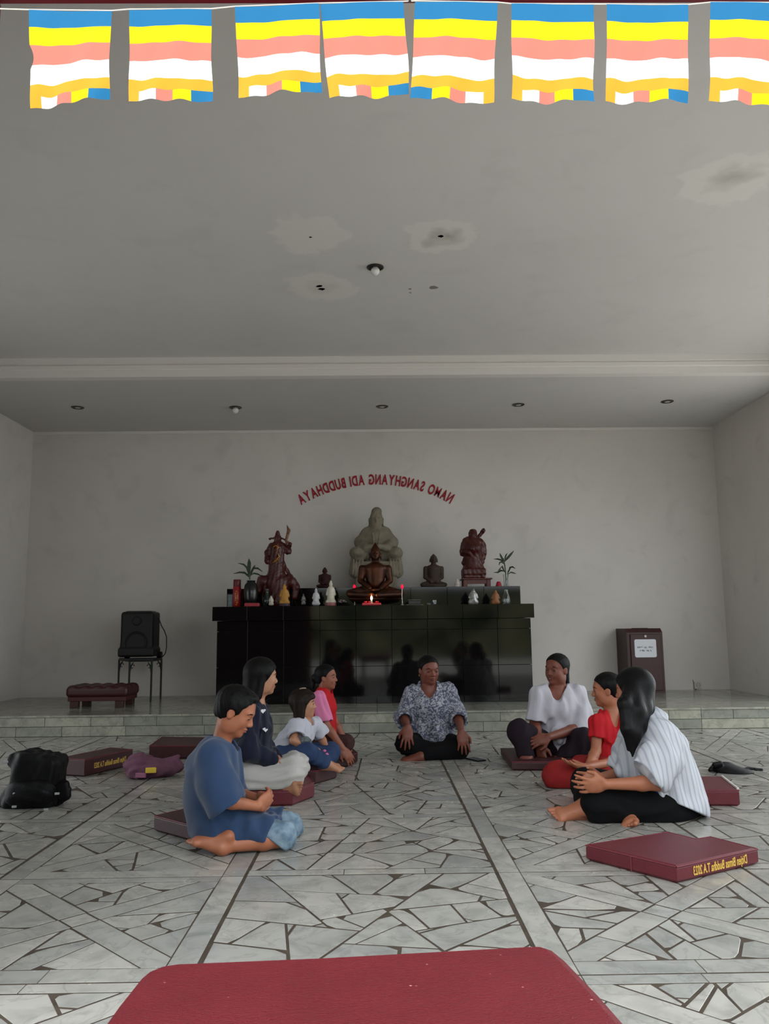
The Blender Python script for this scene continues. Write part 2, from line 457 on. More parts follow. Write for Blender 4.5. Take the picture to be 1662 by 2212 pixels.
# ------------------------------------------------------------------ the room shell
def struct(o): o['kind'] = 'structure'; return o
T = .2
b = MB()
b.box(((XL+XR)/2, YB+T/2, 2.0), ((XR-XL)/2+T, T/2, 2.0)); struct(b.build('wall_back', M_WALL))
def sidewall(name, x, sg, op):
    b = MB(); cx = x+sg*T/2; y0, y1, H = DOOR_Y, YB, 4.0
    b.box((cx, (y0+op['y0'])/2, H/2), (T/2, (op['y0']-y0)/2, H/2))
    b.box((cx, (op['y1']+y1)/2, H/2), (T/2, (y1-op['y1'])/2, H/2))
    b.box((cx, (op['y0']+op['y1'])/2, (op['z1']+H)/2), (T/2, (op['y1']-op['y0'])/2, (H-op['z1'])/2))
    if op['z0'] > 0: b.box((cx, (op['y0']+op['y1'])/2, op['z0']/2), (T/2, (op['y1']-op['y0'])/2, op['z0']/2))
    struct(b.build(name, M_WALL))
sidewall('wall_right', XR, 1, RW); sidewall('wall_left', XL, -1, LW)
b = MB()
b.box(((XL-T+DOOR_L-.09)/2, DOOR_Y-.04, 2.0), ((DOOR_L-.09-XL+T)/2, .04, 2.0))
b.box(((XR+T+DOOR_R+.09)/2, DOOR_Y-.04, 2.0), ((XR+T-DOOR_R-.09)/2, .04, 2.0))
b.box(((DOOR_L+DOOR_R)/2, DOOR_Y-.04, (DOOR_T+.09+4.0)/2), ((DOOR_R-DOOR_L)/2+.09, .04, (4.0-DOOR_T-.09)/2))
struct(b.build('wall_front', mat('dark_wall_for_reflection', (74, 44, 36), .6, .3, var=(3, .4))))  # dark colour assumed for the unseen inner face, keeps altar reflections dark
fr = thing('door_1', ((DOOR_L+DOOR_R)/2, DOOR_Y, 0), None, None); struct(fr)
for x, sg in ((DOOR_L-.045, -1), (DOOR_R+.045, 1)):
    MB().box((x, DOOR_Y-.045, DOOR_T/2), (.045, .045, DOOR_T/2), bev=.006).build('jamb', M_REDFRAME, fr)
MB().box(((DOOR_L+DOOR_R)/2, DOOR_Y-.045, DOOR_T+.045), ((DOOR_R-DOOR_L)/2+.09, .045, .045), bev=.006).build('lintel', M_REDFRAME, fr)
# ceilings, the step between them and the cornice
ce = MB(); ce.box(((XL+XR)/2, (DOOR_Y+DB)/2, ZM+.05), ((XR-XL)/2+T, (DB-DOOR_Y)/2, .05)); CEIL = struct(ce.build('ceiling', M_CEIL))
ce = MB(); ce.box(((XL+XR)/2, (DB+YB)/2+.05, ZA+.15), ((XR-XL)/2+T, (YB-DB)/2-.05, .15)); CEIL2 = struct(ce.build('ceiling', M_CEIL))
tr = MB(); cx, hx = (XL+XR)/2, (XR-XL)/2
tr.box((cx, DB+.05, (ZA+ZM)/2), (hx, .05, (ZM-ZA)/2))
tr.box((cx, DB-.02, ZM-.03), (hx, .03, .03)); tr.box((cx, DB-.006, ZM-.085), (hx, .012, .025), bev=.006)
struct(tr.build('trim_1', M_TRIM))
tr = MB()
tr.box((cx, YB-.012, ZA-.018), (hx, .012, .018), bev=.004); struct(tr.build('trim_2', M_TRIM))
for (u, v, r) in ((953, 510, .018), (690, 618, .02), (695, 624, .022), (671, 512, .008), (937, 621, .03), (886, 624, .01), (887, 632, .008)):
    p = PZ(u, v, ZM); pts = []
    for k in range(9):
        a = k/9*2*math.pi; rr = r*(.7+.5*random.random()); pts.append((p[0]+1.25*rr*math.cos(a), p[1]+rr*math.sin(a)))
    dark = u not in (937, 886, 887)
    MB().prism(pts, ZM-.002, ZM+.004).build('ceiling_hole' if dark else 'ceiling_stain', mat('hole_shade_black', (10, 9, 8), .95, 0) if dark else mat('grey_damp_spot', (128, 122, 116), .9, .1), CEIL)  # holes are flat dark discs, their inner shade put into the colour

# ------------------------------------------------------------------ floor of broken marble
def clip(poly, p, n):                       # keep dot(q-p,n) <= 0
    out = []
    for i in range(len(poly)):
        a, b = poly[i], poly[(i+1) % len(poly)]
        da = (a[0]-p[0])*n[0]+(a[1]-p[1])*n[1]; db = (b[0]-p[0])*n[0]+(b[1]-p[1])*n[1]
        if da <= 0: out.append(a)
        if (da < 0 < db) or (db < 0 < da):
            t = da/(da-db); out.append((a[0]+t*(b[0]-a[0]), a[1]+t*(b[1]-a[1])))
    return out
def area(p): return abs(sum(p[i][0]*p[(i+1) % len(p)][1]-p[(i+1) % len(p)][0]*p[i][1] for i in range(len(p))))/2
def shrink(poly, g):
    c = area_sign(poly); out = poly
    for i in range(len(poly)):
        a, b = poly[i], poly[(i+1) % len(poly)]; L = math.hypot(b[0]-a[0], b[1]-a[1])
        if L < 1e-6: continue
        n = ((b[1]-a[1])/L*c, -(b[0]-a[0])/L*c)
        out = clip(out, (a[0]-n[0]*g, a[1]-n[1]*g), n)
        if len(out) < 3: return []
    return out
def area_sign(p): return 1 if sum(p[i][0]*p[(i+1) % len(p)][1]-p[(i+1) % len(p)][0]*p[i][1] for i in range(len(p))) > 0 else -1
def crazy(poly, size):
    out = []; todo = [poly]
    while todo:
        q = todo.pop(); A = area(q)
        if len(q) < 3 or A < 2e-4: continue
        if A < size*size*random.uniform(.55, 1.9):
            g = random.uniform(.003, .0068)
            r = q
            for _ in range(random.choice((0, 1, 2, 2, 3))):           # knock a corner off, sometimes fill it with a chip
                i = random.randrange(len(r)); p0, p1, p2 = r[i-1], r[i], r[(i+1) % len(r)]; s1, s2 = random.uniform(.12, .34), random.uniform(.12, .34)
                m1 = (p1[0]+(p0[0]-p1[0])*s1, p1[1]+(p0[1]-p1[1])*s1); m2 = (p1[0]+(p2[0]-p1[0])*s2, p1[1]+(p2[1]-p1[1])*s2)
                if random.random() < .55: out.append(([m1, p1, m2], g))
                r = r[:i]+[m1, m2]+r[i+1:]
            out.append((r, g)); continue
        cx, cy = sum(p[0] for p in q)/len(q), sum(p[1] for p in q)/len(q)
        sxx = sum((p[0]-cx)**2 for p in q); syy = sum((p[1]-cy)**2 for p in q); sxy = sum((p[0]-cx)*(p[1]-cy) for p in q)
        th = .5*math.atan2(2*sxy, sxx-syy)+random.gauss(0, .38); n = (math.cos(th), math.sin(th))
        k = math.sqrt(A)*random.uniform(-.18, .18); p = (cx+n[0]*k, cy+n[1]*k)
        todo += [clip(q, p, n), clip(q, p, (-n[0], -n[1]))]
    return out
stones = []
def strip(x0, y0, x1, y1, along):
    L = (x1-x0) if along == 'x' else (y1-y0); n = random.choice((1, 2, 2, 3)); cuts = [0]+sorted((k+1+random.uniform(-.2, .2))/n for k in range(n-1))+[1]
    for a, b in zip(cuts[:-1], cuts[1:]):
        if along == 'x': q = [(x0+a*L, y0), (x0+b*L, y0), (x0+b*L, y1), (x0+a*L, y1)]
        else: q = [(x0, y0+a*L), (x1, y0+a*L), (x1, y0+b*L), (x0, y0+b*L)]
        sk = random.uniform(-.3, .3)*.09
        stones.append((q, .0016))
def cell(x0, x1, y0, y1, cross):
    w = .092
    if not cross:
        strip(x0+.004, y0+.003, x1-.004, y0+.07, 'x')
        stones.extend(crazy([(x0+.003, y0+.072), (x1-.003, y0+.072), (x1-.003, y1-.003), (x0+.003, y1-.003)], .185)); return
    strip(x0+.006, y0+.003, x0+w, y1-.003, 'y'); strip(x1-w, y0+.003, x1-.006, y1-.003, 'y')
    strip(x0+w, y0+.003, x1-w, y0+w, 'x'); strip(x0+w, y1-.06, x1-w, y1-.003, 'x')
    R = [(x0+w, y0+w), (x1-w, y0+w), (x1-w, y1-.06), (x0+w, y1-.06)]
    cx, cy = (R[0][0]+R[2][0])/2, (R[0][1]+R[2][1])/2; hw = .05
    dirs = []
    for (ax, ay), (bx, by) in ((R[0], R[2]), (R[1], R[3])):
        L = math.hypot(bx-ax, by-ay); dirs.append(((bx-ax)/L, (by-ay)/L))
    ns = [(-d[1], d[0]) for d in dirs]
    for i in range(2):
        d, n, n2 = dirs[i], ns[i], ns[1-i]; s2 = d[0]*n2[0]+d[1]*n2[1]; n2 = n2 if s2 > 0 else (-n2[0], -n2[1])
        band = clip(clip(R, (cx+n[0]*hw, cy+n[1]*hw), n), (cx-n[0]*hw, cy-n[1]*hw), (-n[0], -n[1]))
        e = hw*(1.0 if i == 0 else 1.0)
        p1 = clip(band, (cx+n2[0]*e, cy+n2[1]*e), (-n2[0], -n2[1])); p2 = clip(band, (cx-n2[0]*e, cy-n2[1]*e), n2)
        for q in (p1, p2):
            if len(q) < 3: continue
            if random.random() < .45:
                m = (sum(a[0] for a in q)/len(q), sum(a[1] for a in q)/len(q)); sl = (d[0]+n[0]*random.uniform(-.4, .4), d[1]+n[1]*random.uniform(-.4, .4))
                for sg in (1, -1):
                    qq = clip(q, m, (sl[0]*sg, sl[1]*sg))
                    if len(qq) > 2: stones.append((qq, .0025))
            else: stones.append((q, .0025))
    mid = R
    for n in ns:
        for sg in (1, -1): mid = clip(mid, (cx+sg*n[0]*hw, cy+sg*n[1]*hw), (sg*n[0], sg*n[1]))
    stones.append((mid, .006))
    for s1 in (1, -1):
        for s2 in (1, -1):
            q = clip(clip(R, (cx+s1*ns[0][0]*hw, cy+s1*ns[0][1]*hw), (-s1*ns[0][0], -s1*ns[0][1])), (cx+s2*ns[1][0]*hw, cy+s2*ns[1][1]*hw), (-s2*ns[1][0], -s2*ns[1][1]))
            if len(q) > 2: stones.extend(crazy(q, .15))
XG = [.4628+.975*k for k in range(-5, 5)]; XG[3] = -1.4774; XG[4] = -.5165
XG = [XL]+[x for x in XG if XL+.1 < x < XR-.1]+[XR]
YG = [2.38+.951*k for k in range(-2, 6)]
YG = YG[:-1]+[DP]
ic = XG.index(.4628)
for i in range(len(XG)-1):
    for j in range(len(YG)-1):
        cell(XG[i], XG[i+1], YG[j], YG[j+1], (i-ic) % 2 == 0)
FL = MB(); FL.box(((XL+XR)/2, (YG[0]+YB)/2, -.061), ((XR-XL)/2, (YB-YG[0])/2, .0602)); FLOOR = struct(FL.build('floor', M_GROUT))
cand = []
for poly, g in stones:
    q = shrink(poly, g)
    if len(q) < 3 or area(q) < 2e-4: continue
    if area_sign(q) < 0: q = q[::-1]
    r = []                                   # drop near-duplicate corners
    for a in q:
        if not r or math.hypot(a[0]-r[-1][0], a[1]-r[-1][1]) > .004: r.append(a)
    if len(r) > 3 and math.hypot(r[0][0]-r[-1][0], r[0][1]-r[-1][1]) < .004: r.pop()
    if len(r) < 3: continue
    c = (sum(a[0] for a in r)/len(r), sum(a[1] for a in r)/len(r)); s = 0.
    if c[1] > 1.9:
        pr = [proj((a[0], a[1], 0)) for a in r]; pc = proj((c[0], c[1], 0))
        if -10 < pc[0] < 1672 and pc[1] < 2222 and not (pc[1] > 2045 and 230 < pc[0] < 1330) and not (1270 < pc[0] < 1640 and 1800 < pc[1] < 1890) and not (430 < pc[0] < 620 and pc[1] < 1840):
            s = area(pr)
    cand.append((s, r, c))
cand.sort(key=lambda a: -a[0])
def stone_geo(r):
    n = len(r); t = .0015; z1 = random.uniform(-.0001, .0008)
    ins = shrink(r, t)
    if len(ins) != n: ins = [(c0[0]*.97+0.03*sum(a[0] for a in r)/n, c0[1]*.97+.03*sum(a[1] for a in r)/n) for c0 in r]
    V = [(a[0], a[1], -.012) for a in r]+[(a[0], a[1], z1-.0006) for a in r]+[(a[0], a[1], z1) for a in ins]
    # keep ring order aligned
    best = min(range(n), key=lambda k: sum((ins[(i+k) % n][0]-r[i][0])**2+(ins[(i+k) % n][1]-r[i][1])**2 for i in range(n)))
    V[2*n:] = [(ins[(i+best) % n][0], ins[(i+best) % n][1], z1) for i in range(n)]
    F = [(i, (i+1) % n, n+(i+1) % n, n+i) for i in range(n)]+[(n+i, n+(i+1) % n, 2*n+(i+1) % n, 2*n+i) for i in range(n)]+[tuple(range(2*n, 3*n))]
    return V, F
def tone_attr(me, vals):
    a = me.attributes.new('tone', 'FLOAT', 'FACE'); a.data.foreach_set('value', np.asarray(vals, np.float32))
rest = MB(); rest_t = []
for i, (s, r, c) in enumerate(cand):
    Vv, Ff = stone_geo(r); tone = random.random()**1.3
    if i < 296 and s > 0:
        o = mesh('paving_stone', Vv, Ff, M_STONE, FLOOR, origin=(c[0], c[1], 0)); tone_attr(o.data, [tone]*len(Ff))
    else: rest.add(Vv, Ff); rest_t += [tone]*len(Ff)
o = rest.build('broken_marble_paving', M_STONE, FLOOR); o['kind'] = 'stuff'; tone_attr(o.data, rest_t)
# outside, added and unseen: pale yard to bounce daylight, patchy green wall for altar reflections
o = MB().box((0, -10, -.075), (20, 10.47, .055)).build('yard', mat('yard_concrete', (226, 222, 212), .9, .2, var=(2, .2))); struct(o)
o = MB().box((0, -9, 1.1), (14, .1, 1.15)).build('reflection_wall', mat('green_patched_reflection_wall', (150, 148, 110), .9, .1, var=(1.1, 1.), rgb2=(40, 52, 28))); struct(o)
for sx in (-1, 1):
    o = MB().box((sx*11, 2, -.075), (6.5, 10, .05)).build('yard', mat('yard_concrete', (128, 124, 116))); struct(o)

# ------------------------------------------------------------------ platform
pf = struct(MB().box(((XL+XR)/2, (DP+.02+YB)/2, ZP/2-.012), ((XR-XL)/2, (YB-DP-.02)/2, ZP/2-.012)).build('platform', mat('pale_tile_grout', (118, 112, 100), .8, .2)))
def tile(name, c, h, m, parent, tone, bev=.0025, cache={}):
    key = tuple(round(float(q), 4) for q in h)+(m.name, round(tone, 1))
    if key not in cache:
        o = MB().box((0, 0, 0), h, bev=bev).build(name, m); cache[key] = o.data
        tone_attr(o.data, [tone]*len(o.data.polygons)); bpy.data.objects.remove(o)
    o = bpy.data.objects.new(name, cache[key]); link(o, parent); o.location = Vector([float(q) for q in c])-wloc(parent)
    return o
for z0, z1, off in ((0.002, .088, 0.), (.091, ZP-.018, .2)):
    x = XL+.002+off*0
    while x < XR-.01:
        w = min(random.choice((.3, .42, .42, .58, .72)), XR-x-.002)
        if XR-x-w < .12: w = XR-x-.002
        tile('riser_tile', (x+w/2, DP+.011, (z0+z1)/2), (w/2-.0015, .011, (z1-z0)/2), M_STEP, pf, round(random.random(), 1)); x += w
for j in range(4):
    y0 = DP-.012+j*(YB-DP+.012)/4; y1 = DP-.012+(j+1)*(YB-DP+.012)/4; n = 14
    for i in range(n):
        w = (XR-XL)/n; tile('platform_tile', (XL+w*(i+.5), (y0+y1)/2, ZP-.009), (w/2-.001, (y1-y0)/2-.001, .009), M_STEP, pf, round(random.random(), 1), .002)

# ------------------------------------------------------------------ black granite altar
AY, AZ = 8.4916, 1.1863
AX = [P(u, 1420, AY)[0] for u in (469, 535, 613.6, 691.5, 769.5, 847.4, 925, 1001, 1077, 1148.5)]
AB = YB-.03
alt = thing('altar', ((AX[0]+AX[-1])/2, AY, ZP), 'long black polished granite altar on the marble platform', 'altar')
MB().box(((AX[0]+AX[-1])/2, (AY+.012+AB)/2, (ZP+AZ-.15)/2), ((AX[-1]-AX[0])/2-.01, (AB-AY-.012)/2, (AZ-.15-ZP)/2)).build('core', M_BLACKJOINT, alt)
zr = [ZP+.001, P(800, 1439, AY)[2], P(800, 1361, AY)[2], AZ-.145]
for i in range(9):
    for j in range(3):
        tile('altar_tile', ((AX[i]+AX[i+1])/2, AY+.006, (zr[j]+zr[j+1])/2), ((AX[i+1]-AX[i])/2-.0018, .008, (zr[j+1]-zr[j])/2-.0018), M_BLACKTILE, alt, 0., .001)
for sx, x in ((-1, AX[0]), (1, AX[-1])):
    for k in range(3):
        yl = (AB-AY)/3
        for j in range(3): tile('altar_tile', (x-sx*.003, AY+yl*(k+.5), (zr[j]+zr[j+1])/2), (.008, yl/2-.0018, (zr[j+1]-zr[j])/2-.0018), M_BLACKTILE, alt, 0., .001)
SX0, SX1 = -1.6868, 1.6423
slab = MB().box(((SX0+SX1)/2, (AY-.05+AB)/2, AZ-.073), ((SX1-SX0)/2-.008, (AB-AY+.05)/2, .068)).build('top_slab', M_BLACKJOINT, alt)
SXs = [SX0]+AX[1:-1]+[SX1]
for i in range(9):
    tile('slab_edge_tile', ((SXs[i]+SXs[i+1])/2, AY-.056, AZ-.072), ((SXs[i+1]-SXs[i])/2-.0016, .008, .072), M_BLACKTILE, slab, 0., .0015)
    tile('slab_top_tile', ((SXs[i]+SXs[i+1])/2, (AY-.05+AB)/2, AZ-.004), ((SXs[i+1]-SXs[i])/2-.0016, (AB-AY+.05)/2, .005), M_BLACKTILE, slab, 0., .0015)
TY = 9.0; TZ = P(800, 1269, TY)[2]; TX0, TX1 = P(490, 1290, TY)[0], P(1125, 1290, TY)[0]
trt = thing('altar_tier', ((TX0+TX1)/2, TY, AZ), 'black granite upper tier along the back of the altar', 'altar tier')
tier = MB().box(((TX0+TX1)/2, (TY+.01+AB)/2, (AZ+.003+TZ-.012)/2), ((TX1-TX0)/2-.01, (AB-TY-.01)/2, (TZ-AZ-.015)/2)).build('tier_core', M_BLACKJOINT, trt)
nt_ = 8
for i in range(nt_):
    w = (TX1-TX0)/nt_
    tile('tier_front_tile', (TX0+w*(i+.5), TY+.004, (AZ+.002+TZ)/2), (w/2-.0015, .008, (TZ-AZ-.002)/2-.001), M_BLACKTILE, trt, 0., .001)
    tile('tier_top_tile', (TX0+w*(i+.5), (TY+AB)/2, TZ-.006), (w/2-.0015, (AB-TY)/2, .006), M_BLACKTILE, trt, 0., .001)

# ------------------------------------------------------------------ red lettering on the back wall (reads mirrored in the photograph)
tx = 'NAMO SANGHYANG ADI BUDDHAYA'
wl = thing('wall_lettering', (0, YB, 2.45), 'arched mirrored red lettering NAMO SANGHYANG ADI BUDDHAYA on the back wall', 'lettering')
LS = .172; gl = {ch: letters(ch, LS, .003, .0058) for ch in set(tx) if ch != ' '}
gw = {ch: (v[:, 0].max()-v[:, 0].min())*.8 for ch, (v, f) in gl.items()}
ws = [.06 if ch == ' ' else gw[ch]+.013 for ch in tx]; tot = sum(ws)
pA, pN, pT = P(650, 1091, YB), P(974, 1088, YB), P(806, 1046, YB)
chord = pN[0]-pA[0]; sag = pT[2]-(pA[2]+pN[2])/2; Rr = ((chord/2)**2+sag**2)/(2*sag); ccx = (pA[0]+pN[0])/2; ccz = pT[2]-Rr
half = math.asin(chord/2/Rr); s = 0; kx = .8*(2*half*Rr)/tot
M_LET = mat('red_letter_acrylic', (150, 16, 34), .4, .4); M_LETB = mat('white_letter_edge', (225, 215, 212), .5, .3)
for ch, w in zip(tx, ws):
    a = half-(s+w/2)/tot*2*half; s += w
    if ch == ' ': continue
    lc = V3(ccx+Rr*math.sin(a), YB-.006, ccz+Rr*math.cos(a))
    def place(size, ext, off, yoff):
        v, f = letters(ch, size, ext, off); v = v.copy(); mid = (v[:, 0].min()+v[:, 0].max())/2
        x = -(v[:, 0]-mid)*kx; z = v[:, 1]; ca, sa = math.cos(a), math.sin(a)
        return np.stack([lc[0]+ca*x+sa*z, lc[1]+yoff-v[:, 2], lc[2]-sa*x+ca*z], 1), f
    v, f = place(.172, .003, .0018 if ch == 'M' else .0058, 0.); o = mesh('letter', v, f, M_LET, wl)
    v, f = place(.172, .001, .0045 if ch == 'M' else .0095, .004); mesh('letter_edge', v, f, M_LETB, o)

# ------------------------------------------------------------------ bunting over the doorway
def cloth(name, rgb):
    m, nt, b = node_mat(name); out = nt.nodes['Material Output']
    b.inputs['Base Color'].default_value = lin(*rgb); b.inputs['Roughness'].default_value = .8; b.inputs['Specular IOR Level'].default_value = .2
    t = nt.nodes.new('ShaderNodeBsdfTranslucent'); t.inputs['Color'].default_value = lin(*rgb)
    mx = nt.nodes.new('ShaderNodeMixShader'); mx.inputs[0].default_value = .1
    nt.links.new(b.outputs[0], mx.inputs[1]); nt.links.new(t.outputs[0], mx.inputs[2]); nt.links.new(mx.outputs[0], out.inputs['Surface'])
    return m
FC = {'blue': cloth('blue_flag_cloth', (34, 110, 156)), 'yellow': cloth('yellow_flag_cloth', (236, 198, 0)), 'red': cloth('red_flag_cloth', (222, 120, 104)),
      'white': cloth('white_flag_cloth', (252, 252, 252)), 'orange': cloth('orange_flag_cloth', (212, 158, 44))}
FLY = DOOR_Y-.13
flags = [((63, 22), (242, 25), (66, 234), (234, 212), 0, 'first from the left, lower left corner askew'),
         ((279, 21), (457, 20), (278, 219), (457, 215), 0, 'second from the left, hanging square'),
         ((508, 15), (690, 8), (516, 208), (694, 196), 0, 'third from the left, beside a leaning one'),
         ((692, 8), (872, 3), (711, 214), (886, 203), 0, 'fourth from the left, leaning rightwards'),
         ((897, 3), (1076, 6), (888, 213), (1066, 221), 1, 'fifth from the left, its blue patch leftmost'),
         ((1105, 8), (1283, 10), (1106, 216), (1283, 221), 0, 'sixth from the left, hanging square'),
         ((1311, 10), (1487, 11), (1310, 219), (1486, 221), 0, 'seventh from the left, hanging square'),
         ((1536, 3), (1716, 8), (1532, 220), (1712, 225), 0, 'rightmost, cut by the picture edge')]
rows = [('blue', 0, .178), ('yellow', .178, .362), ('red', .362, .56), ('white', .56, .765), ('orange', .765, .885)]
cols = [('orange', 0, .13), ('white', .13, .34), ('red', .34, .53), ('yellow', .53, .745), ('blue', .745, 1.)]
for fi, (tl, trr, bl, br, rev, lab) in enumerate(flags):
    org = P((tl[0]+trr[0])/2, tl[1], FLY)
    fl = thing('bunting_flag', org, 'small multicoloured striped flag, '+lab, 'flag', 'flags strung along the lintel')
    rg = random.Random(fi); ph = [rg.uniform(0, 6) for _ in range(4)]
    def fp(s, t):
        u = (1-t)*((1-s)*tl[0]+s*trr[0])+t*((1-s)*bl[0]+s*br[0]); v = (1-t)*((1-s)*tl[1]+s*trr[1])+t*((1-s)*bl[1]+s*br[1])
        v += t*1.6*math.sin(9*s+ph[1])+(t*1.5*math.sin(21*s+ph[2]))
        u += 2.5*math.sin(7*t+ph[3])*(1 if s > .5 else -.6)*abs(s-.5)*2*t
        if fi == 0 and s < .35 and .36 < t < .6: u += (0.35-s)*22*math.sin((t-.36)/.24*math.pi)
        p = P(u, v, FLY)
        p[1] += .006*math.sin(6*s+ph[0]+2*t)*(.3+t)+.004*math.sin(15*s+9*t+ph[2])*t
        return p
    def patch(name, c, s0, s1, t0, t1, ns, ntt):
        V = [fp(s0+(s1-s0)*i/ns, t0+(t1-t0)*j/ntt) for j in range(ntt+1) for i in range(ns+1)]
        F = [(j*(ns+1)+i, (j+1)*(ns+1)+i, (j+1)*(ns+1)+i+1, j*(ns+1)+i+1) for j in range(ntt) for i in range(ns)]
        return mesh(name, V, F, FC[c], fl, smooth=True)
    for c, t0, t1 in rows: patch(c+'_stripe', c, 0, 1, t0, t1, 18, 5)
    for c, s0, s1 in cols:
        if rev: s0, s1 = 1-s1, 1-s0
        patch(c+'_patch', c, s0, s1, .885, 1., 5, 4)
pts = [P(u, v, FLY+.012) for u, v in ((-40, 18), (63, 21), (242, 23), (279, 20), (457, 19), (508, 14), (690, 7), (872, 3), (897, 2), (1076, 5), (1105, 8), (1283, 9), (1311, 9), (1487, 10), (1536, 5), (1720, 6))]
st = thing('bunting_string', P(831, 5, FLY), 'thin white string carrying the flags under the red lintel', 'string')
MB().tube(pts, .0022, 5).build('cord', mat('white_string', (215, 208, 200), .8), st)
MB().tube([P(886, 3, FLY), P(886, 3, FLY)+V3(0, .035, .03)], .004, 6).build('nail', mat('dark_nail', (30, 22, 22), .5), st)

# ------------------------------------------------------------------ recessed ceiling lamps
def downlight(u, v, z, r, lab, tilt=0., bulb=True):
    p = PZ(u, v, z); t = thing('ceiling_downlight', (p[0], p[1], z-.004), lab, 'ceiling light', 'recessed ceiling lamps')
    n = 24; prof = [(r, -.001), (r, -.006), (r*.78, -.008), (r*.74, .0), (r*.7, .003)]
    V = []; F = []
    for rr, zz in prof:
        for k in range(n): V.append((p[0]+rr*math.cos(2*math.pi*k/n), p[1]+rr*math.sin(2*math.pi*k/n), z+zz))
    for i in range(len(prof)-1):
        for k in range(n): F.append((i*n+k, (i+1)*n+k, (i+1)*n+(k+1) % n, i*n+(k+1) % n))
    mesh('trim_ring', V, F, mat('dark_lamp_ring', (52, 46, 42), .35, .5, .6), t, smooth=True)
    MB().lathe((p[0], p[1], z-.0035), [(r*.72, 0), (r*.72, .003)], 24).build('reflector', mat('dim_lamp_reflector', (64, 60, 56), .25, .5, .7), t)
    if bulb:
        S = [(.0001, -.062*r/.06)]+[(r*.52*math.sin(a), (-.028-.034*math.cos(a))*r/.06) for a in [k*.26 for k in range(1, 8)]]+[(r*.34, -.008), (r*.3, -.003)]
        MB().lathe((p[0], p[1], z), S, 20).build('bulb', mat('white_glass_bulb', (222, 220, 216), .25, .5), t, smooth=True)
    else:
        MB().lathe((p[0], p[1], z), [(r*.32, -.012), (r*.42, -.009), (r*.44, -.003)], 16).build('bulb', mat('spot_lamp_glass', (165, 160, 155), .2, .6), t, smooth=True)
downlight(811, 577, ZM, .062, 'round white bulb in dark recessed ring on the main ceiling')
downlight(168, 880, ZA, .068, 'recessed lamp in the altar ceiling nearest the left wall', bulb=False)
downlight(509, 880, ZA, .068, 'recessed lamp with bulging white bulb, second from the left over the altar')
downlight(826, 878, ZA, .068, 'recessed lamp in the middle of the five over the altar', bulb=False)
downlight(1120, 874, ZA, .068, 'recessed lamp in the altar ceiling, fourth from the left wall', bulb=False)
downlight(1442, 867, ZA, .068, 'recessed lamp in the altar ceiling nearest the right wall', bulb=False)

# ------------------------------------------------------------------ cushions
M_VINYL = mat('maroon_vinyl', (96, 32, 40), .42, .4, var=(26, .35), rgb2=(80, 27, 35), bump=(160, .12))
M_VINYLD = mat('dark_maroon_vinyl', (60, 24, 29), .45, .45, var=(26, .4), rgb2=(46, 19, 24), bump=(160, .12))
M_PIPE = mat('maroon_piping', (108, 46, 54), .5, .3)
M_GOLD = mat('gold_print', (216, 178, 84), .45, .4)
def cushion(poly, z0, h, lab, group='maroon floor cushions', m=None, text=None, seam=True, name='floor_cushion', cat='cushion', bev=.012):
    c = np.mean([p[:2] for p in poly], 0); t = thing(name, (c[0], c[1], z0), lab, cat, group)
    MB().prism(poly, z0, z0+h, bev).build('pad', m or M_VINYL, t)
    if seam:
        q = [np.array([p[0], p[1], z0+h-.004]) for p in poly]; q.append(q[0]); MB().tube(q, .0035, 5, False).build('piping', M_PIPE, t)
    if text:
        body, a, bb, size = text              # side edge a -> b (left to right as seen), printed mirrored
        a = np.array([*a, z0]); bb = np.array([*bb, z0]); d = nrm(bb-a); nn = np.cross(d, V3(0, 0, 1)); nn = nn if nn[1] < 0 else -nn
        v, f = letters(body, size, .0006, .0006); w = v[:, 0].max()-v[:, 0].min(); L = np.linalg.norm(bb-a); sx = L*.66/w
        x = L*.5-(v[:, 0]-v[:, 0].min()-w/2)*sx+L*.02; y = v[:, 1]-size*.3
        pts = a+np.outer(x, d)+np.outer(y+h*.5, V3(0, 0, 1))+np.outer(v[:, 2]+.0012, nn)
        mesh('printed_lettering', pts, f, M_GOLD, t)
    return t
def poly_at(px, z): return [PZ(u, v, z)[:2] for u, v in px]
pc = poly_at([(1462, 1871), (1637, 1832), (1535, 1806), (1504, 1811), (1443, 1796), (1266, 1824)], .064)
cushion(pc, .0, .064, 'maroon vinyl cushion with gold mirrored lettering lying alone in the right foreground', text=('Ditjen Bimas Buddha T.A 2023', pc[0], pc[1], .046))
MB().tube([np.array([*(pc[0]*.52+pc[5]*.48), .003])+V3(-.001, -.002, 0), np.array([*(pc[0]*.52+pc[5]*.48), .06])+V3(-.001, -.002, 0)], .003, 5).build('side_seam', M_PIPE, [o for o in COL.objects if o.name.startswith('floor_cushion')][-1])
pc = poly_at([(127, 1637), (183, 1640), (287, 1618), (240, 1614)], .115)
cushion(pc, 0., .115, 'dark maroon cushion with gold mirrored lettering between black backpack and pink bag', m=M_VINYLD, text=('Ditjen Bimas Buddha T.A 2023', pc[1], pc[2], .05))
cushion([PZ(322, 1640, 0)[:2], PZ(450, 1640, 0)[:2], PZ(460, 1612, .03)[:2], PZ(350, 1610, .03)[:2]], 0, .1, 'dark maroon cushion on the floor behind the pink bag and the boy', m=M_VINYLD)
cushion([(-1.07, 4.06), (-.72, 3.74), (-.50, 4.02), (-.84, 4.36)], 0, .075, 'dark maroon cushion just behind the kneeling boy in blue', m=M_VINYLD)
cushion([(-.86, 4.56), (-.46, 4.58), (-.36, 4.80), (-.42, 5.08), (-.92, 5.06)], 0, .085, 'maroon cushion under the young woman in navy top and white trousers')
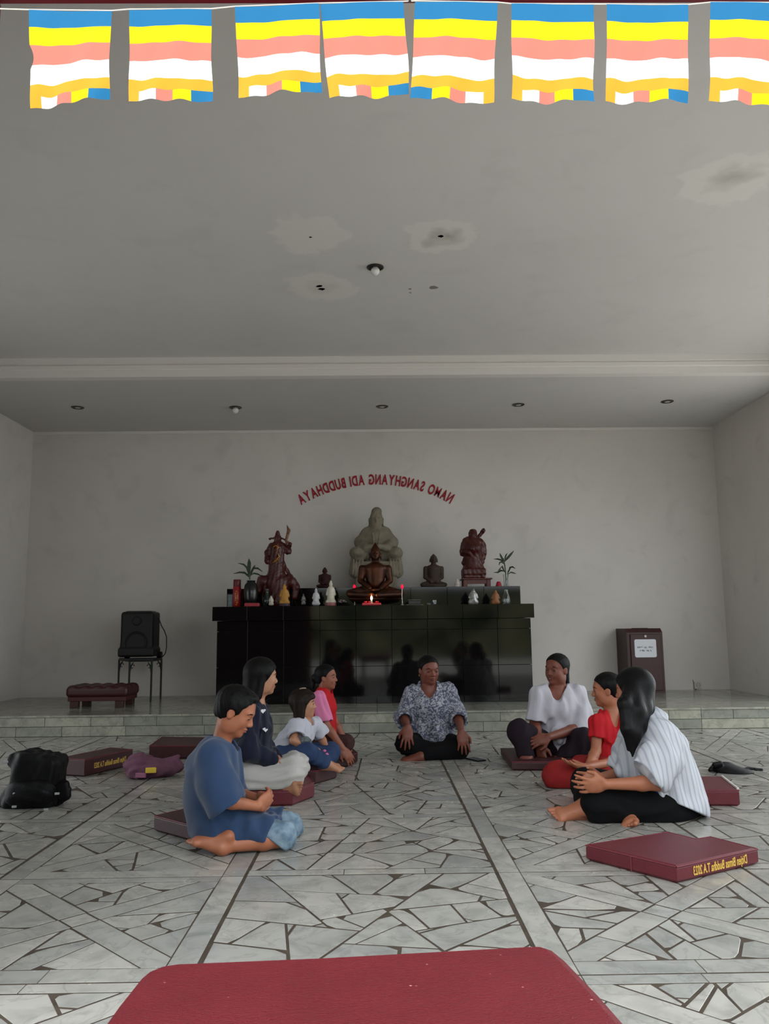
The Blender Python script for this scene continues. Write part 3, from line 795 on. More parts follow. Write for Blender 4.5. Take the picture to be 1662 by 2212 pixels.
cushion([(-.78, 5.18), (-.38, 5.18), (-.26, 5.38), (-.30, 5.68), (-.80, 5.66)], 0, .085, 'dark maroon cushion under the little girl in jeans', m=M_VINYLD)
cushion([(-.56, 5.78), (-.20, 5.80), (-.14, 6.0), (-.18, 6.2), (-.58, 6.2)], 0, .07, 'dark maroon cushion under the child in red and pink shirt', m=M_VINYLD)
cushion([(.90, 5.58), (1.55, 5.52), (1.55, 6.15), (.92, 6.2)], 0, .06, 'dark maroon cushion under the laughing woman in plain white shirt', m=M_VINYLD)
pc = poly_at([(1480, 1706), (1597, 1706), (1560, 1677), (1480, 1677)], .085)
t = cushion(pc, 0, .085, 'maroon cushion with white edge strip behind the woman in striped blouse')
e = [np.array([*pc[1], .086]), np.array([*pc[2], .086])]; MB().tube([e[0]*.95+e[1]*.05, e[1]*.98+e[0]*.02], .007, 6).build('white_edge', mat('white_binding', (214, 210, 204), .6), t)
# near padded bench
zb = .45
pb = [PZ(u, v, zb)[:2] for u, v in ((196, 2240), (250, 2166), (300, 2105), (318, 2090), (345, 2079), (385, 2073), (700, 2060), (1140, 2036), (1172, 2036), (1197, 2044), (1225, 2066), (1300, 2142), (1372, 2222))]
pb = [np.array([pb[0][0]-.02, .75])]+[np.array(p) for p in pb]+[np.array([pb[-1][0]+.02, .75])]
bn = thing('padded_bench', (-.02, 1.05, 0), 'low bench with red vinyl padded top in the near foreground', 'bench')
m, nt, bs = node_mat('worn_red_vinyl')
tc = nt.nodes.new('ShaderNodeTexCoord'); vec = tc.outputs['Object']
c = mixrgb(nt, maprange(nt, noise(nt, vec, 9, 5), .35, .7, 0, .5), lin(110, 28, 36), lin(94, 23, 30))
vo = nt.nodes.new('ShaderNodeTexVoronoi'); vo.inputs['Scale'].default_value = 42; nt.links.new(vec, vo.inputs['Vector'])
sp = maprange(nt, vo.outputs['Distance'], .06, .11, 1, 0); g = maprange(nt, noise(nt, vec, 30, 2), .54, .6, 0, .8)
mm = N(nt, 'ShaderNodeMath', operation='MULTIPLY'); nt.links.new(sp, mm.inputs[0]); nt.links.new(g, mm.inputs[1])
c = mixrgb(nt, mm.outputs[0], c, lin(220, 150, 150)); nt.links.new(c, bs.inputs['Base Color']); bs.inputs['Roughness'].default_value = .5; bs.inputs['Specular IOR Level'].default_value = .25
bp = N(nt, 'ShaderNodeBump'); bp.inputs['Strength'].default_value = .7; bp.inputs['Distance'].default_value = .006
mpb = nt.nodes.new('ShaderNodeMapping'); mpb.inputs['Scale'].default_value = (.45, 1, 1); nt.links.new(vec, mpb.inputs[0])
nt.links.new(noise(nt, mpb.outputs[0], 230, 6, 1.5), bp.inputs['Height']); nt.links.new(bp.outputs['Normal'], bs.inputs['Normal'])
MB().prism(pb, zb-.09, zb, .018).build('padded_top', m, bn)
M_WOOD = mat('dark_brown_wood', (66, 34, 24), .5, .4, var=(12, .5))
MB().box((-.02, 1.03, zb-.12), (.27, .25, .03), bev=.004).build('apron', M_WOOD, bn)
for sx in (-1, 1):
    for sy in (-1, 1): MB().box((-.02+sx*.23, 1.03+sy*.2, (zb-.15)/2), (.03, .03, (zb-.15)/2), bev=.004).build('leg', M_WOOD, bn)

# ------------------------------------------------------------------ kneeling stool, loudspeaker on its stand, donation box, socket
ks = thing('kneeling_stool', (*PZ(208, 1528, ZP)[:2], ZP), 'low tufted maroon kneeling stool with wooden legs on the left of the platform', 'stool')
k0 = PZ(146, 1530, ZP); sc = .0047; yk = 8.35; w = P(276, 1500, yk)[0]-P(142, 1500, yk)[0]; xc = (P(276, 1500, yk)[0]+P(142, 1500, yk)[0])/2
zt, zm_ = P(208, 1481, yk)[2]-.01, P(208, 1506, yk)[2]
S = SDF(.008); S.box((xc, yk+.2, (zt+zm_)/2), (w/2, .22, (zt-zm_)/2), rd=.035)
for i in range(5):
    for j in range(3): S.ell((xc-w/2+w*(i+.5)/5, yk+.05+.15*j, zt-.005), (w*.09, .07, .02), k=.01)
S.build('tufted_pad', mat('tufted_maroon_leather', (64, 22, 27), .42, .4, var=(20, .4)), ks)
MB().box((xc, yk+.2, zm_-.018), (w/2-.02, .2, .022), bev=.004).build('apron', mat('maroon_stool_apron', (70, 26, 28), .5), ks)
for sx in (-1, 1):
    for sy in (0, 1): MB().box((xc+sx*(w/2-.085), yk+.03+sy*.34, (ZP+zm_-.04)/2), (.04, .035, (zm_-.04-ZP)/2), bev=.004).build('leg', M_WOOD, ks)

M_IRON = mat('dark_wrought_iron', (34, 38, 36), .5, .5, .4)
ys0, ys1 = 8.95, 9.35
xs = [P(279, 1500, ys0)[0], P(325, 1500, ys0)[0], P(255, 1500, ys1)[0], P(347, 1500, ys1)[0]]
zt = P(300, 1427, ys0)[2]
sd = thing('iron_stand', ((xs[2]+xs[3])/2, (ys0+ys1)/2, ZP), 'dark wrought iron plant stand with scrolled corners carrying the loudspeaker', 'stand')
xa, xb = xs[2], xs[3]; xf0, xf1 = xs[2]+.01, xs[3]-.0
legs = [(xs[0]-.005, ys0), (xs[1]+.005, ys0), (xs[2], ys1), (xs[3], ys1)]
for x, y in legs: MB().tube([(x, y, ZP), (x, y, zt)], .011, 8).build('leg', M_IRON, sd)
MB().tube([(legs[0][0], ys0, zt), (legs[1][0], ys0, zt), (legs[3][0], ys1, zt), (legs[2][0], ys1, zt), (legs[0][0], ys0, zt)], .014, 6, False).build('top_frame', M_IRON, sd)
MB().prism([(legs[0][0], ys0), (legs[1][0], ys0), (legs[3][0], ys1), (legs[2][0], ys1)], zt+.008, zt+.018).build('top_plate', M_IRON, sd)
for (x, y), sg in ((legs[0], 1), (legs[1], -1), (legs[2], 1), (legs[3], -1)):
    pts = [(x, y, zt-.22)]+[(x+sg*.05*(1-math.cos(a))*.9, y, zt-.22+.2*math.sin(a)) for a in (.3, .6, .9, 1.2, 1.5)]
    MB().tube(pts, .006, 6).build('scroll', M_IRON, sd)
    MB().tube([(x+sg*(.03+.02*math.cos(a)), y, zt-.06+.02*math.sin(a)) for a in np.linspace(0, 5, 12)], .005, 5).build('scroll', M_IRON, sd)
M_SPK = mat('black_speaker_plastic', (9, 8, 9), .5, .35, bump=(90, .1))
yS = 9.12; zs = zt+.0185
sx0, sx1 = P(268, 1380, yS)[0], P(338, 1380, yS)[0]; zs1 = P(300, 1322, yS)[2]
sp = thing('loudspeaker', ((sx0+sx1)/2, yS, zs), 'black portable loudspeaker with trailing cable on the iron stand', 'loudspeaker')
S = SDF(.009); cx = (sx0+sx1)/2; hw = (sx1-sx0)/2
S.box((cx, yS, (zs+.03+zs1)/2), (hw, .15, (zs1-zs-.03)/2), rd=.03)
S.cap((sx0+.03, yS-.02, zs+.12), (sx0+.03, yS-.02, zs+.24), .065, .055, .03); S.box((cx, yS-.02, zs+.07), (hw+.02, .14, .05), rd=.02, k=.02)
S.box((cx, yS, zs1-.015), (hw*.8, .1, .025), rd=.01); S.build('cabinet', M_SPK, sp)
MB().lathe((cx, yS-.153, (zs+zs1)/2-.05), [(.001, 0)], 3)
for zc, r in (((zs+zs1)/2-.08, .12), (zs1-.1, .05)):
    n = 28; V = []; F = []
    for i, (rr, yy) in enumerate(((r, -.150), (r, -.158), (r*.86, -.160), (r*.8, -.150), (r*.3, -.144), (.001, -.15))):
        for k in range(n): V.append((cx+rr*math.cos(2*math.pi*k/n), yS+yy, zc+rr*math.sin(2*math.pi*k/n)))
    for i in range(5):
        for k in range(n): F.append((i*n+k, i*n+(k+1) % n, (i+1)*n+(k+1) % n, (i+1)*n+k))
    mesh('speaker_cone', V, F, mat('dull_black_cone', (16, 15, 16), .6, .3), sp, smooth=True)
for x, sg in ((sx0+.02, -1), (sx1+.02, 1)):
    MB().tube([(x-.02, yS+.06, zs+.035), (x+.03, yS+.06, zs+.035)], .035, 16).build('wheel', M_SPK, sp)
cb = [P(u, v, yS+.05) for u, v in ((338, 1330), (344, 1338), (349, 1352), (355, 1362), (360, 1376), (360, 1398), (357, 1412), (350, 1420))]
cb = [(cb[i-1]*.0+cb[i]) for i in range(len(cb))]
MB().tube(cb, .0055, 6).build('power_cable', mat('dark_rubber_cable', (30, 22, 22), .6), sp)

yb0 = 9.32; M_BOX = mat('dark_maroon_wood', (58, 20, 22), .45, .45, var=(8, .4), rgb2=(42, 14, 16))
bx0, bx1 = P(1360, 1480, yb0)[0], P(1438, 1480, yb0)[0]; zt = P(1400, 1366, yb0)[2]
db = thing('donation_box', ((bx0+bx1)/2, yb0+.2, ZP), 'dark maroon wooden donation box with white paper notice against the back wall', 'box')
prof = [(yb0, ZP), (yb0, zt), (yb0+.06, zt+.045), (YB-.02, zt+.045), (YB-.02, ZP)]
V = [(x, y, z) for x in (bx0, bx1) for y, z in prof]; n = 5
F = [tuple(range(n))[::-1], tuple(range(n, 2*n))]+[(i, (i+1) % n, n+(i+1) % n, n+i) for i in range(n)]
mesh('body', V, F, M_BOX, db)
MB().box(((bx0+bx1)/2+.005, yb0-.006, (ZP+.03+zt-.02)/2), ((bx1-bx0)/2-.03, .008, (zt-.02-ZP-.03)/2), bev=.004).build('door', M_BOX, db)
MB().box(((bx0+bx1)/2, yb0+.16, zt+.047), (.09, .012, .003)).build('coin_slot', mat('hole_shade_black', (10, 9, 8)), db)  # solid plate, the slot's inner shade painted black
nx0, nz0 = P(1371, 1382, yb0-.02)[0], P(1395, 1381, yb0-.02)[2]; nx1, nz1 = P(1420, 1420, yb0-.02)[0], P(1395, 1420, yb0-.02)[2]
def rrect(x0, x1, z0, z1, r, n=5):
    o = []
    for cx_, cz_, a0 in ((x1-r, z1-r, 0), (x0+r, z1-r, 90), (x0+r, z0+r, 180), (x1-r, z0+r, 270)):
        for k in range(n+1): a = math.radians(a0+90*k/n); o.append((cx_+r*math.cos(a), cz_+r*math.sin(a)))
    return o
rr = rrect(nx0, nx1, nz1, nz0, .02); V = [(x, yb0-.0145, z) for x, z in rr]+[(x, yb0-.0165, z) for x, z in rr]; n = len(rr)
nb = mesh('paper_notice', V, [tuple(range(n)), tuple(range(n, 2*n))[::-1]]+[(i, n+i, n+(i+1) % n, (i+1) % n) for i in range(n)], mat('white_paper', (214, 216, 222), .6), db)
for dz, n_, x_ in ((.012, 12, -.088), (-.024, 9, -.062)):                   # two lines of print too blurred to read
    pm = MB(); rg = random.Random(n_)
    for k in range(n_):
        if k in (4, 7): continue
        cx_ = (nx0+nx1)/2+x_+k*.0155; cz_ = (nz0+nz1)/2+dz
        for q_ in range(2): pm.box((cx_+rg.uniform(-.003, .003), yb0-.0173, cz_+rg.uniform(-.004, .004)), (rg.uniform(.0015, .005), .0006, rg.uniform(.003, .010)), R=frame((1, 0, .25), (-.25, 0, 1)))
    pm.build('blurred_print', mat('grey_print', (112, 112, 120), .7), nb)['kind'] = 'stuff'
MB().tube([((bx0+bx1)/2, yb0-.016, nz0+.035), ((bx0+bx1)/2, yb0-.03, nz0+.035)], .014, 12).build('lock', mat('brushed_steel', (150, 142, 138), .3, .5, .9), db)
so = P(1508, 1480, YB); sk = thing('wall_socket', (so[0], YB-.002, so[2]), 'white power socket low on the back wall near the right corner', 'socket')
MB().box((so[0], YB-.008, so[2]), (.042, .007, .042), bev=.004).build('plate', mat('white_socket_plastic', (196, 192, 186), .4), sk)
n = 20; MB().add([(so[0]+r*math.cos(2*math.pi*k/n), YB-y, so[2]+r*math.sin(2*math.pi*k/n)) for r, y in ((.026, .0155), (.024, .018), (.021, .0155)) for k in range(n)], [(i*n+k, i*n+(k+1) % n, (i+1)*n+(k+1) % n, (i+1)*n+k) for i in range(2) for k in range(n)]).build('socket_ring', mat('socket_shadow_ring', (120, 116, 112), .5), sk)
for sx in (-1, 1): MB().tube([(so[0]+sx*.009, YB-.0152, so[2]), (so[0]+sx*.009, YB-.0162, so[2])], .004, 8).build('pin_hole', mat('hole_shade_black', (10, 9, 8)), sk)  # solid studs coloured as the shade inside pin holes
MB().tube([(so[0]-.055, YB-.004, so[2]+.06), (so[0]-.05, YB-.004, so[2]+.02), (so[0]-.052, YB-.004, so[2]-.045), (so[0]-.02, YB-.004, so[2]-.05)], .003, 5).build('wire', mat('dark_rubber_cable', (30, 22, 22)), sk)

# ------------------------------------------------------------------ bags and small things on the floor
yb = 4.62; M_BAG = mat('black_nylon', (10, 10, 12), .55, .22, bump=(120, .2)); M_BUC = mat('pale_buckle', (170, 170, 172), .4)
bk = thing('backpack', (*PZ(75, 1745, 0)[:2], 0), 'black nylon backpack standing on the floor at the left edge', 'backpack')
S = SDF(.008); q = lambda u, v, dy=0.: P(u, v, yb+dy)
S.cap(q(52, 1728, .1), q(38, 1728, .1), .07, .07, .03, axis=(1, 0, 0), sc=1.2)
S.box((q(74, 1690)+q(60, 1690))/2+V3(0, .1, 0), (.13, .1, .15), R=frame((1, 0, -.14), (.14, 0, 1)), rd=.05, k=.05)
S.cap(q(95, 1726, .05), q(30, 1732, .05), .075, .07, .05); S.cap(q(50, 1650, .12), q(78, 1650, .12), .06, .05, .05)
S.box(q(55, 1640, .1), (.075, .06, .035), rd=.02, k=.02)
S.cap(q(120, 1738, .08), q(70, 1742, .05), .035, .06, .04); S.fold(.014, 44, (.2, 0, 1), 3).floor(0.)
S.build('body', M_BAG, bk)
S = SDF(.007); S.cap(q(92, 1712, -.0), q(40, 1716, -.0), .07, .07, .04); S.fold(.009, 50, (1, 0, 0), 4).floor(0.); S.build('front_pocket', M_BAG, bk)
MB().tube([q(100, 1668, .08), q(122, 1690, .07), q(138, 1688, .06), q(148, 1706, .05), q(146, 1722, .05), q(118, 1738, .04)], [.012, .014, .016, .018, .016, .012], 8).build('shoulder_strap', M_BAG, bk, smooth=True)
S = SDF(.007); S.box(q(136, 1708, .05), (.04, .02, .05), R=frame((1, 0, .2), (-.2, 0, 1)), rd=.015); S.build('side_flap', M_BAG, bk)
for u, v in ((38, 1712), (128, 1712), (36, 1740), (104, 1746), (18, 1644)):
    p = q(u, v, -.03 if u > 20 else .05); MB().box(p+V3(0, -.03, 0), (.012, .004, .006), R=rotz(.2), bev=.002).build('buckle', M_BUC, bk)

yp = 5.5; pk = thing('shoulder_bag', (*PZ(325, 1676, 0)[:2], 0), 'slouched dusty pink bag with yellow tag on the floor by the cushion', 'bag')
S = SDF(.008); q = lambda u, v, dy=0.: P(u, v, yp+dy)
S.ell(q(300, 1655, .05), (.1, .1, .075), k=.04); S.ell(q(330, 1660, .03), (.14, .11, .06), k=.05); S.ell(q(365, 1656, .06), (.1, .07, .05), k=.04)
S.cap(q(295, 1640, .05), q(312, 1632, .05), .025, .012, .03); S.cap(q(370, 1650, .05), q(386, 1636, .05), .03, .015, .03); S.ell(q(300, 1672, -.04), (.07, .05, .035), k=.03)
S.fold(.016, 55, (1, 0, .4), 9).floor(0.); S.build('body', mat('dusty_pink_fabric', (112, 76, 92), .85, .2, var=(40, .4), rgb2=(92, 60, 76)), pk)
MB().box(q(326, 1664, -.10), (.033, .006, .017), R=rotz(.15), bev=.003).build('yellow_tag', mat('yellow_tag_paper', (226, 194, 62), .5), pk)
MB().box(q(304, 1675, -.10), (.035, .006, .015), R=rotz(-.2), bev=.003).build('pocket_flap', mat('pink_pocket', (150, 92, 118), .7), pk)
MB().tube([q(300, 1676, -.08), q(297, 1681, -.1), q(295, 1683, -.12)], .006, 6).build('zip_pull', mat('dark_pull', (70, 50, 60), .5), pk)

yw = 5.4; wb = thing('waist_bag', (*PZ(1590, 1672, 0)[:2], 0), 'small black waist bag lying on the floor at the right edge', 'bag')
S = SDF(.006); q = lambda u, v, dy=0.: P(u, v, yw+dy)
S.ell(q(1568, 1662, .05), (.09, .08, .045), k=.03); S.ell(q(1595, 1668, .02), (.1, .09, .028), k=.03); S.cap(q(1545, 1652), q(1556, 1650), .018, .018, .02)
S.fold(.006, 34, (1, 0, 0), 5).floor(0.); S.build('body', M_BAG, wb)
MB().tube([q(1534, 1664), q(1540, 1656, .05), q(1552, 1655, .06), q(1566, 1655, .08)], .012, 6).build('strap', M_BAG, wb, smooth=True)
MB().tube([q(1600, 1667, .05), q(1618, 1660, .1), q(1632, 1662, .1), q(1648, 1664, .06)], .012, 6).build('strap', M_BAG, wb, smooth=True)
MB().box(q(1640, 1664, .07), (.025, .012, .012), bev=.004).build('buckle', mat('black_plastic', (20, 20, 22), .3), wb)
ph_ = PZ(1028, 1642, 0); phn = thing('phone', (ph_[0], ph_[1], 0), 'dark phone lying flat on the floor beside the woman in printed blouse', 'phone')
MB().box((ph_[0], ph_[1], .005), (.04, .075, .005), R=rotz(.5), bev=.002).build('case', mat('black_plastic', (20, 20, 22)), phn)
MB().box((ph_[0], ph_[1], .0104), (.036, .07, .0005), R=rotz(.5)).build('screen', mat('dark_glass_screen', (16, 18, 22), .05, .6), phn)

# ------------------------------------------------------------------ statues and offerings on the altar
M_WSTONE = mat('cream_carved_stone', (132, 124, 107), .75, .25, var=(10, .5), rgb2=(96, 90, 76), bump=(30, .15))
M_BRONZE = mat('dark_gilded_bronze', (84, 42, 16), .4, .5, .6, var=(7, .9), rgb2=(36, 18, 9))
M_DSTONE = mat('brown_grey_stone', (70, 56, 48), .7, .3, var=(18, .5), bump=(40, .2))
M_RWOOD = mat('carved_red_wood', (92, 32, 22), .38, .45, var=(18, .5), rgb2=(60, 20, 14))
M_RWOOD2 = mat('carved_dark_red_wood', (74, 24, 18), .4, .45, var=(18, .5), rgb2=(46, 16, 12))
M_GOLDP = mat('gold_paint', (190, 130, 46), .35, .5, .7)
UY = .0047                                  # about one photo pixel, in metres, at the altar
class Px:
    """shapes given by where they show on the altar front, with real depth"""
    def __init__(s, y, vox): s.S = SDF(vox); s.y = y; s.k = y/8.75
    def q(s, u, v, dy=0.): return P(u, v, s.y)+V3(0, dy, 0)
    def ell(s, u, v, ru, rv, rd=None, dy=0., k=3, mode='u', tilt=0.):
        e = UY*s.k; R = frame((math.cos(tilt), 0, math.sin(tilt)), (-math.sin(tilt), 0, math.cos(tilt)))
        s.S.ell(s.q(u, v, dy), (ru*e, (rd if rd is not None else ru)*e, rv*e), R=R, k=k*e, mode=mode); return s
    def cap(s, a, b, ra, rb=None, k=3, mode='u', axis=None, sc=1.):
        e = UY*s.k; pa = s.q(*a); pb = s.q(*b); s.S.cap(pa, pb, ra*e, (ra if rb is None else rb)*e, k=k*e, mode=mode, axis=axis, sc=sc); return s
    def box(s, u, v, hu, hv, hd, dy=0., rd=1.5, k=1.5, mode='u'):
        e = UY*s.k; s.S.box(s.q(u, v, dy), (hu*e, hd*e, hv*e), rd=rd*e, k=k*e, mode=mode); return s
    def build(s, name, m, parent): return s.S.build(name, m, parent)
def cut_base(px, z): px.S.floor(z); return px

# tall cream stone figure behind
yw = 9.38; t = thing('seated_statue', (P(812, 1270, yw)[0], yw, TZ), 'tall cream stone seated statue with topknot behind the bronze one', 'statue')
s = Px(yw, .0065)
s.ell(813, 1123, 15, 21, 16, k=2).ell(814, 1105, 11.5, 10, 12, k=4).ell(813, 1132, 12, 15, 14, dy=-.02, k=3)
s.ell(813, 1126, 2.4, 6, 4, dy=-.088, k=2).ell(807, 1121, 4, 1.4, 3, dy=-.078, k=1, mode='s').ell(819, 1121, 4, 1.4, 3, dy=-.078, k=1, mode='s').ell(813, 1137, 4, 1.2, 2, dy=-.08, k=1)
for sg in (-1, 1): s.ell(813+sg*14.6, 1128, 1.7, 10, 4, k=1)
s.cap((813, 1134), (813, 1152), 11, 12)
s.cap((813, 1160), (813, 1200), 22, 27, k=8, axis=(1, 0, 0), sc=1.25)
for sg in (-1, 1):
    s.cap((813+sg*20, 1150), (813+sg*34, 1172), 12, 13, k=8).cap((813+sg*34, 1172), (813+sg*22, 1186, -.16), 12, 9, k=6)
    s.cap((813+sg*34, 1172), (813+sg*30, 1186), 12, 12, k=6).cap((813+sg*22, 1186, -.16), (813+sg*5, 1184, -.2), 8, 6, k=4)
    s.ell(813+sg*40, 1197, 17, 14, 26, dy=-.1, k=5).cap((813+sg*20, 1195), (813+sg*44, 1196, -.14), 15, 12, k=5)
    s.cap((813+sg*40, 1205, -.1), (813+sg*44, 1236, -.1), 14, 15, k=4)
    s.cap((813+sg*8, 1153, -.1), (813+sg*4, 1185, -.15), 1.6, 1.6, k=1)
    for kk in range(4): s.cap((813+sg*(30+6*kk), 1212, -.2), (813+sg*(32+6*kk), 1242, -.2), 1.6, 1.6, k=2)
s.box(813, 1232, 52, 18, 40, k=4, rd=5).box(813, 1262, 46, 18, 36, k=2, rd=3)
s.S.fold(.004, 66, (0, 0, 1), 2); s.S.floor(TZ+.003); s.build('carved_figure', M_WSTONE, t)

# bronze figure in front
yb = 8.68; t = thing('seated_statue', (P(811, 1300, yb)[0], yb, AZ), 'bronze seated meditating statue with pointed crown in the centre of the altar', 'statue')
s = Px(yb, .006)
s.ell(811, 1196, 12.5, 17, 14, k=2).cap((811, 1186), (811, 1174), 10, 2.2, k=3).ell(811, 1202, 10, 12, 12, dy=-.015, k=2)
s.ell(811, 1199, 2.2, 5, 4, dy=-.07, k=2).ell(806, 1195, 3.3, 1.3, 2.5, dy=-.066, k=1, mode='s').ell(816, 1195, 3.3, 1.3, 2.5, dy=-.066, k=1, mode='s').ell(811, 1208, 3.6, 1.2, 2.4, dy=-.066, k=1)
for sg in (-1, 1): s.ell(811+sg*12.5, 1202, 2, 10, 4, k=1)
s.cap((811, 1206), (811, 1220), 7.5, 8.5)
s.cap((811, 1232), (811, 1262), 18, 15, k=6, axis=(1, 0, 0), sc=1.35).ell(811, 1226, 27, 9, 14, k=6)
for sg in (-1, 1):
    s.cap((811+sg*28, 1228), (811+sg*31, 1254), 8.5, 7.5, k=4).cap((811+sg*31, 1254), (811+sg*12, 1272, -.14), 7, 5, k=3)
    s.cap((811+sg*18, 1276), (811+sg*54, 1282, -.08), 13, 9, k=5).cap((811+sg*54, 1284, -.1), (811+sg*6, 1287, -.2), 8, 6, k=3)
s.ell(811, 1276, 11, 3.6, 8, dy=-.17, k=2).ell(811, 1294, 60, 9, 34, k=4)
s.S.floor(AZ+.001); s.build('cast_figure', M_BRONZE, t)

def small_sitter(u, top, bot, wid, y, zbase, m, lab, head=.2):
    t = thing('seated_statue', (P(u, bot, y)[0], y, zbase), lab, 'statue'); s = Px(y, max(.0028, .0001*(bot-top))); h = bot-top; w = wid/2
    hy = top+h*.16
    s.ell(u, hy+h*.005, w*.29, h*.14, w*.32, k=1).cap((u, hy-h*.08), (u, top+h*.02), w*.17, w*.07, k=1.5).ell(u, hy+h*.015, w*.26, h*.1, w*.3, dy=-.008, k=1).ell(u, hy+.01*h, w*.05, h*.03, w*.1, dy=-w*.34*UY, k=.5)
    for sg in (-1, 1): s.ell(u+sg*w*.28, hy+h*.05, w*.04, h*.07, w*.1, k=.5)
    s.cap((u, hy+h*.05), (u, top+h*.36), w*.18, w*.2, k=1).cap((u, top+h*.46), (u, top+h*.78), w*.42, w*.4, k=3, axis=(1, 0, 0), sc=1.2).ell(u, top+h*.4, w*.6, h*.08, w*.34, k=3)
    for sg in (-1, 1):
        s.cap((u+sg*w*.6, top+h*.42), (u+sg*w*.62, top+h*.68), w*.18, w*.16, k=2).cap((u+sg*w*.62, top+h*.68), (u+sg*w*.2, top+h*.82, -.05), w*.15, w*.11, k=2)
        s.cap((u+sg*w*.3, top+h*.86), (u+sg*w*.85, top+h*.9, -.03), w*.26, w*.17, k=2).cap((u+sg*w*.8, top+h*.92, -.05), (u, top+h*.93, -.09), w*.15, w*.12, k=2)
    s.ell(u, bot-h*.02, w*.95, h*.06, w*.7, k=2); s.S.floor(zbase+.001); s.build('carved_figure', m, t); return t
small_sitter(937, 1196, 1271, 58, 9.2, TZ, M_DSTONE, 'brown stone seated statue on the tier between bronze and red wooden figures')
small_sitter(702, 1225, 1271, 36, 9.2, TZ, mat('dark_red_clay', (62, 34, 32), .7, .3, var=(20, .4)), 'small dark clay seated statue on the tier behind white figurines')

# warrior with blade
yg = 8.87; gz = AZ; t = thing('warrior_statue', (P(604, 1300, yg)[0], yg, AZ), 'red-brown wooden bearded warrior statue raising a curved blade', 'statue'); s = Px(yg, .0055)
s.ell(600, 1164, 8, 9, 8, k=2).cap((600, 1160), (600, 1150), 6.5, 4, k=1.5).ell(583, 1164, 3, 1.6, 2, k=1.5, tilt=-.5).cap((592, 1163), (583, 1163), 2, 1, k=1).cap((608, 1163), (618, 1166), 2, 1, k=1)
s.cap((600, 1176, -.05), (596, 1210, -.1), 5, 2, k=2)
s.cap((598, 1185), (598, 1222), 15, 14, k=6, axis=(1, 0, 0), sc=1.15).cap((597, 1222), (598, 1250), 13.5, 17, k=5, axis=(1, 0, 0), sc=1.2)
s.cap((588, 1180), (580, 1194), 8, 8, k=3).cap((580, 1194), (579, 1214, -.05), 7, 6, k=3).cap((608, 1178), (622, 1188), 8, 7, k=3).cap((622, 1188), (628, 1176, -.05), 6, 4, k=2).ell(622, 1192, 8, 6, 8, k=2)
s.cap((590, 1245), (584, 1262), 8, 8, k=3).cap((612, 1245), (618, 1262), 8, 8, k=3).cap((612, 1215), (626, 1244), 3, 4, k=3).cap((586, 1230), (578, 1248), 3, 4, k=3)
s.cap((572, 1258), (630, 1258), 11, 11, k=6).cap((566, 1252), (558, 1276), 10, 8, k=5).cap((626, 1250), (640, 1268), 9, 8, k=5).cap((640, 1268), (637, 1290), 8, 7, k=4).cap((600, 1262), (600, 1300), 18, 22, k=6, axis=(1, 0, 0), sc=1.3).cap((575, 1268), (574, 1298), 8, 8, k=4)
s.S.fold(.005, 70, (0, 0, 1), 6); s.S.floor(AZ+.001); s.build('carved_figure', M_RWOOD2, t)
s = Px(yg-.02, .004); s.cap((622, 1186), (617, 1166), 1.8, 1.8, k=1).cap((618, 1168), (624, 1146), 3.0, 4.2, k=1, axis=(0, 1, 0), sc=.5).cap((624, 1146), (620, 1134), 4.2, .8, k=1, axis=(0, 1, 0), sc=.5).cap((619, 1171), (623, 1171), 2.8, 2.8, k=1)
s.build('curved_blade', mat('dark_blade_wood', (70, 36, 26), .4, .5, var=(60, .8), rgb2=(160, 110, 70)), t)
for pts in ([(592, 1184), (598, 1180), (604, 1184), (600, 1190), (594, 1190)], [(594, 1200), (602, 1197), (606, 1204), (598, 1210), (594, 1214)], [(592, 1218), (598, 1213), (603, 1209), (604, 1214)]):
    MB().tube([P(u, v, yg)+V3(0, -.085, 0) for u, v in pts], .006, 6).build('gold_ornament', M_GOLDP, t, smooth=True)

# stout monk with sack on red wooden stand
ym = 9.2; tz2 = P(1028, 1250, ym)[2]
stn = thing('statue_stand', (P(1028, 1265, ym)[0], ym, TZ), 'low red wooden stand with bracket legs under the stout monk statue', 'stand')
x0, x1 = P(996, 1255, ym)[0], P(1061, 1255, ym)[0]
MB().box(((x0+x1)/2, ym, tz2-.008), ((x1-x0)/2, .13, .008), bev=.003).build('top', M_RWOOD, stn)
MB().box(((x0+x1)/2, ym-.09, tz2-.04), ((x1-x0)/2-.03, .008, .024), bev=.002).build('apron', M_RWOOD, stn)
for sx in (-1, 1):
    for sy in (-1, 1): MB().box(((x0+x1)/2+sx*((x1-x0)/2-.04), ym+sy*.09, (TZ+tz2-.016)/2), (.022, .022, (tz2-.016-TZ)/2), bev=.004).build('leg', M_RWOOD, stn)
t = thing('monk_statue', (P(1023, 1248, ym)[0], ym, tz2), 'carved red wooden stout monk statue shouldering a sack, on the right of the tier', 'statue'); s = Px(ym, .0055)
s.ell(1022, 1153, 10, 11, 10, k=2).ell(1022, 1158, 8, 8, 10, dy=-.02, k=2).ell(1022, 1155, 2.5, 3, 3, dy=-.055, k=1)
s.cap((1034, 1160, .03), (1045, 1146, .02), 3, 5, k=2).ell(1045, 1146, 3, 5, 5, k=1)
s.cap((1022, 1176), (1022, 1190), 19, 20, k=6, axis=(1, 0, 0), sc=1.1).ell(1023, 1186, 16, 14, 18, dy=-.05, k=4).ell(1010, 1168, 11, 8, 12, k=4).ell(1036, 1172, 11, 9, 12, k=4)
s.cap((1004, 1176), (1000, 1192), 8, 7, k=3).cap((1000, 1192), (1012, 1196, -.08), 6, 5, k=3).cap((1042, 1178), (1046, 1194), 8, 6, k=3).cap((1000, 1180), (998, 1198), 4, 4, k=3).cap((1046, 1180), (1046, 1204), 4, 4, k=3)
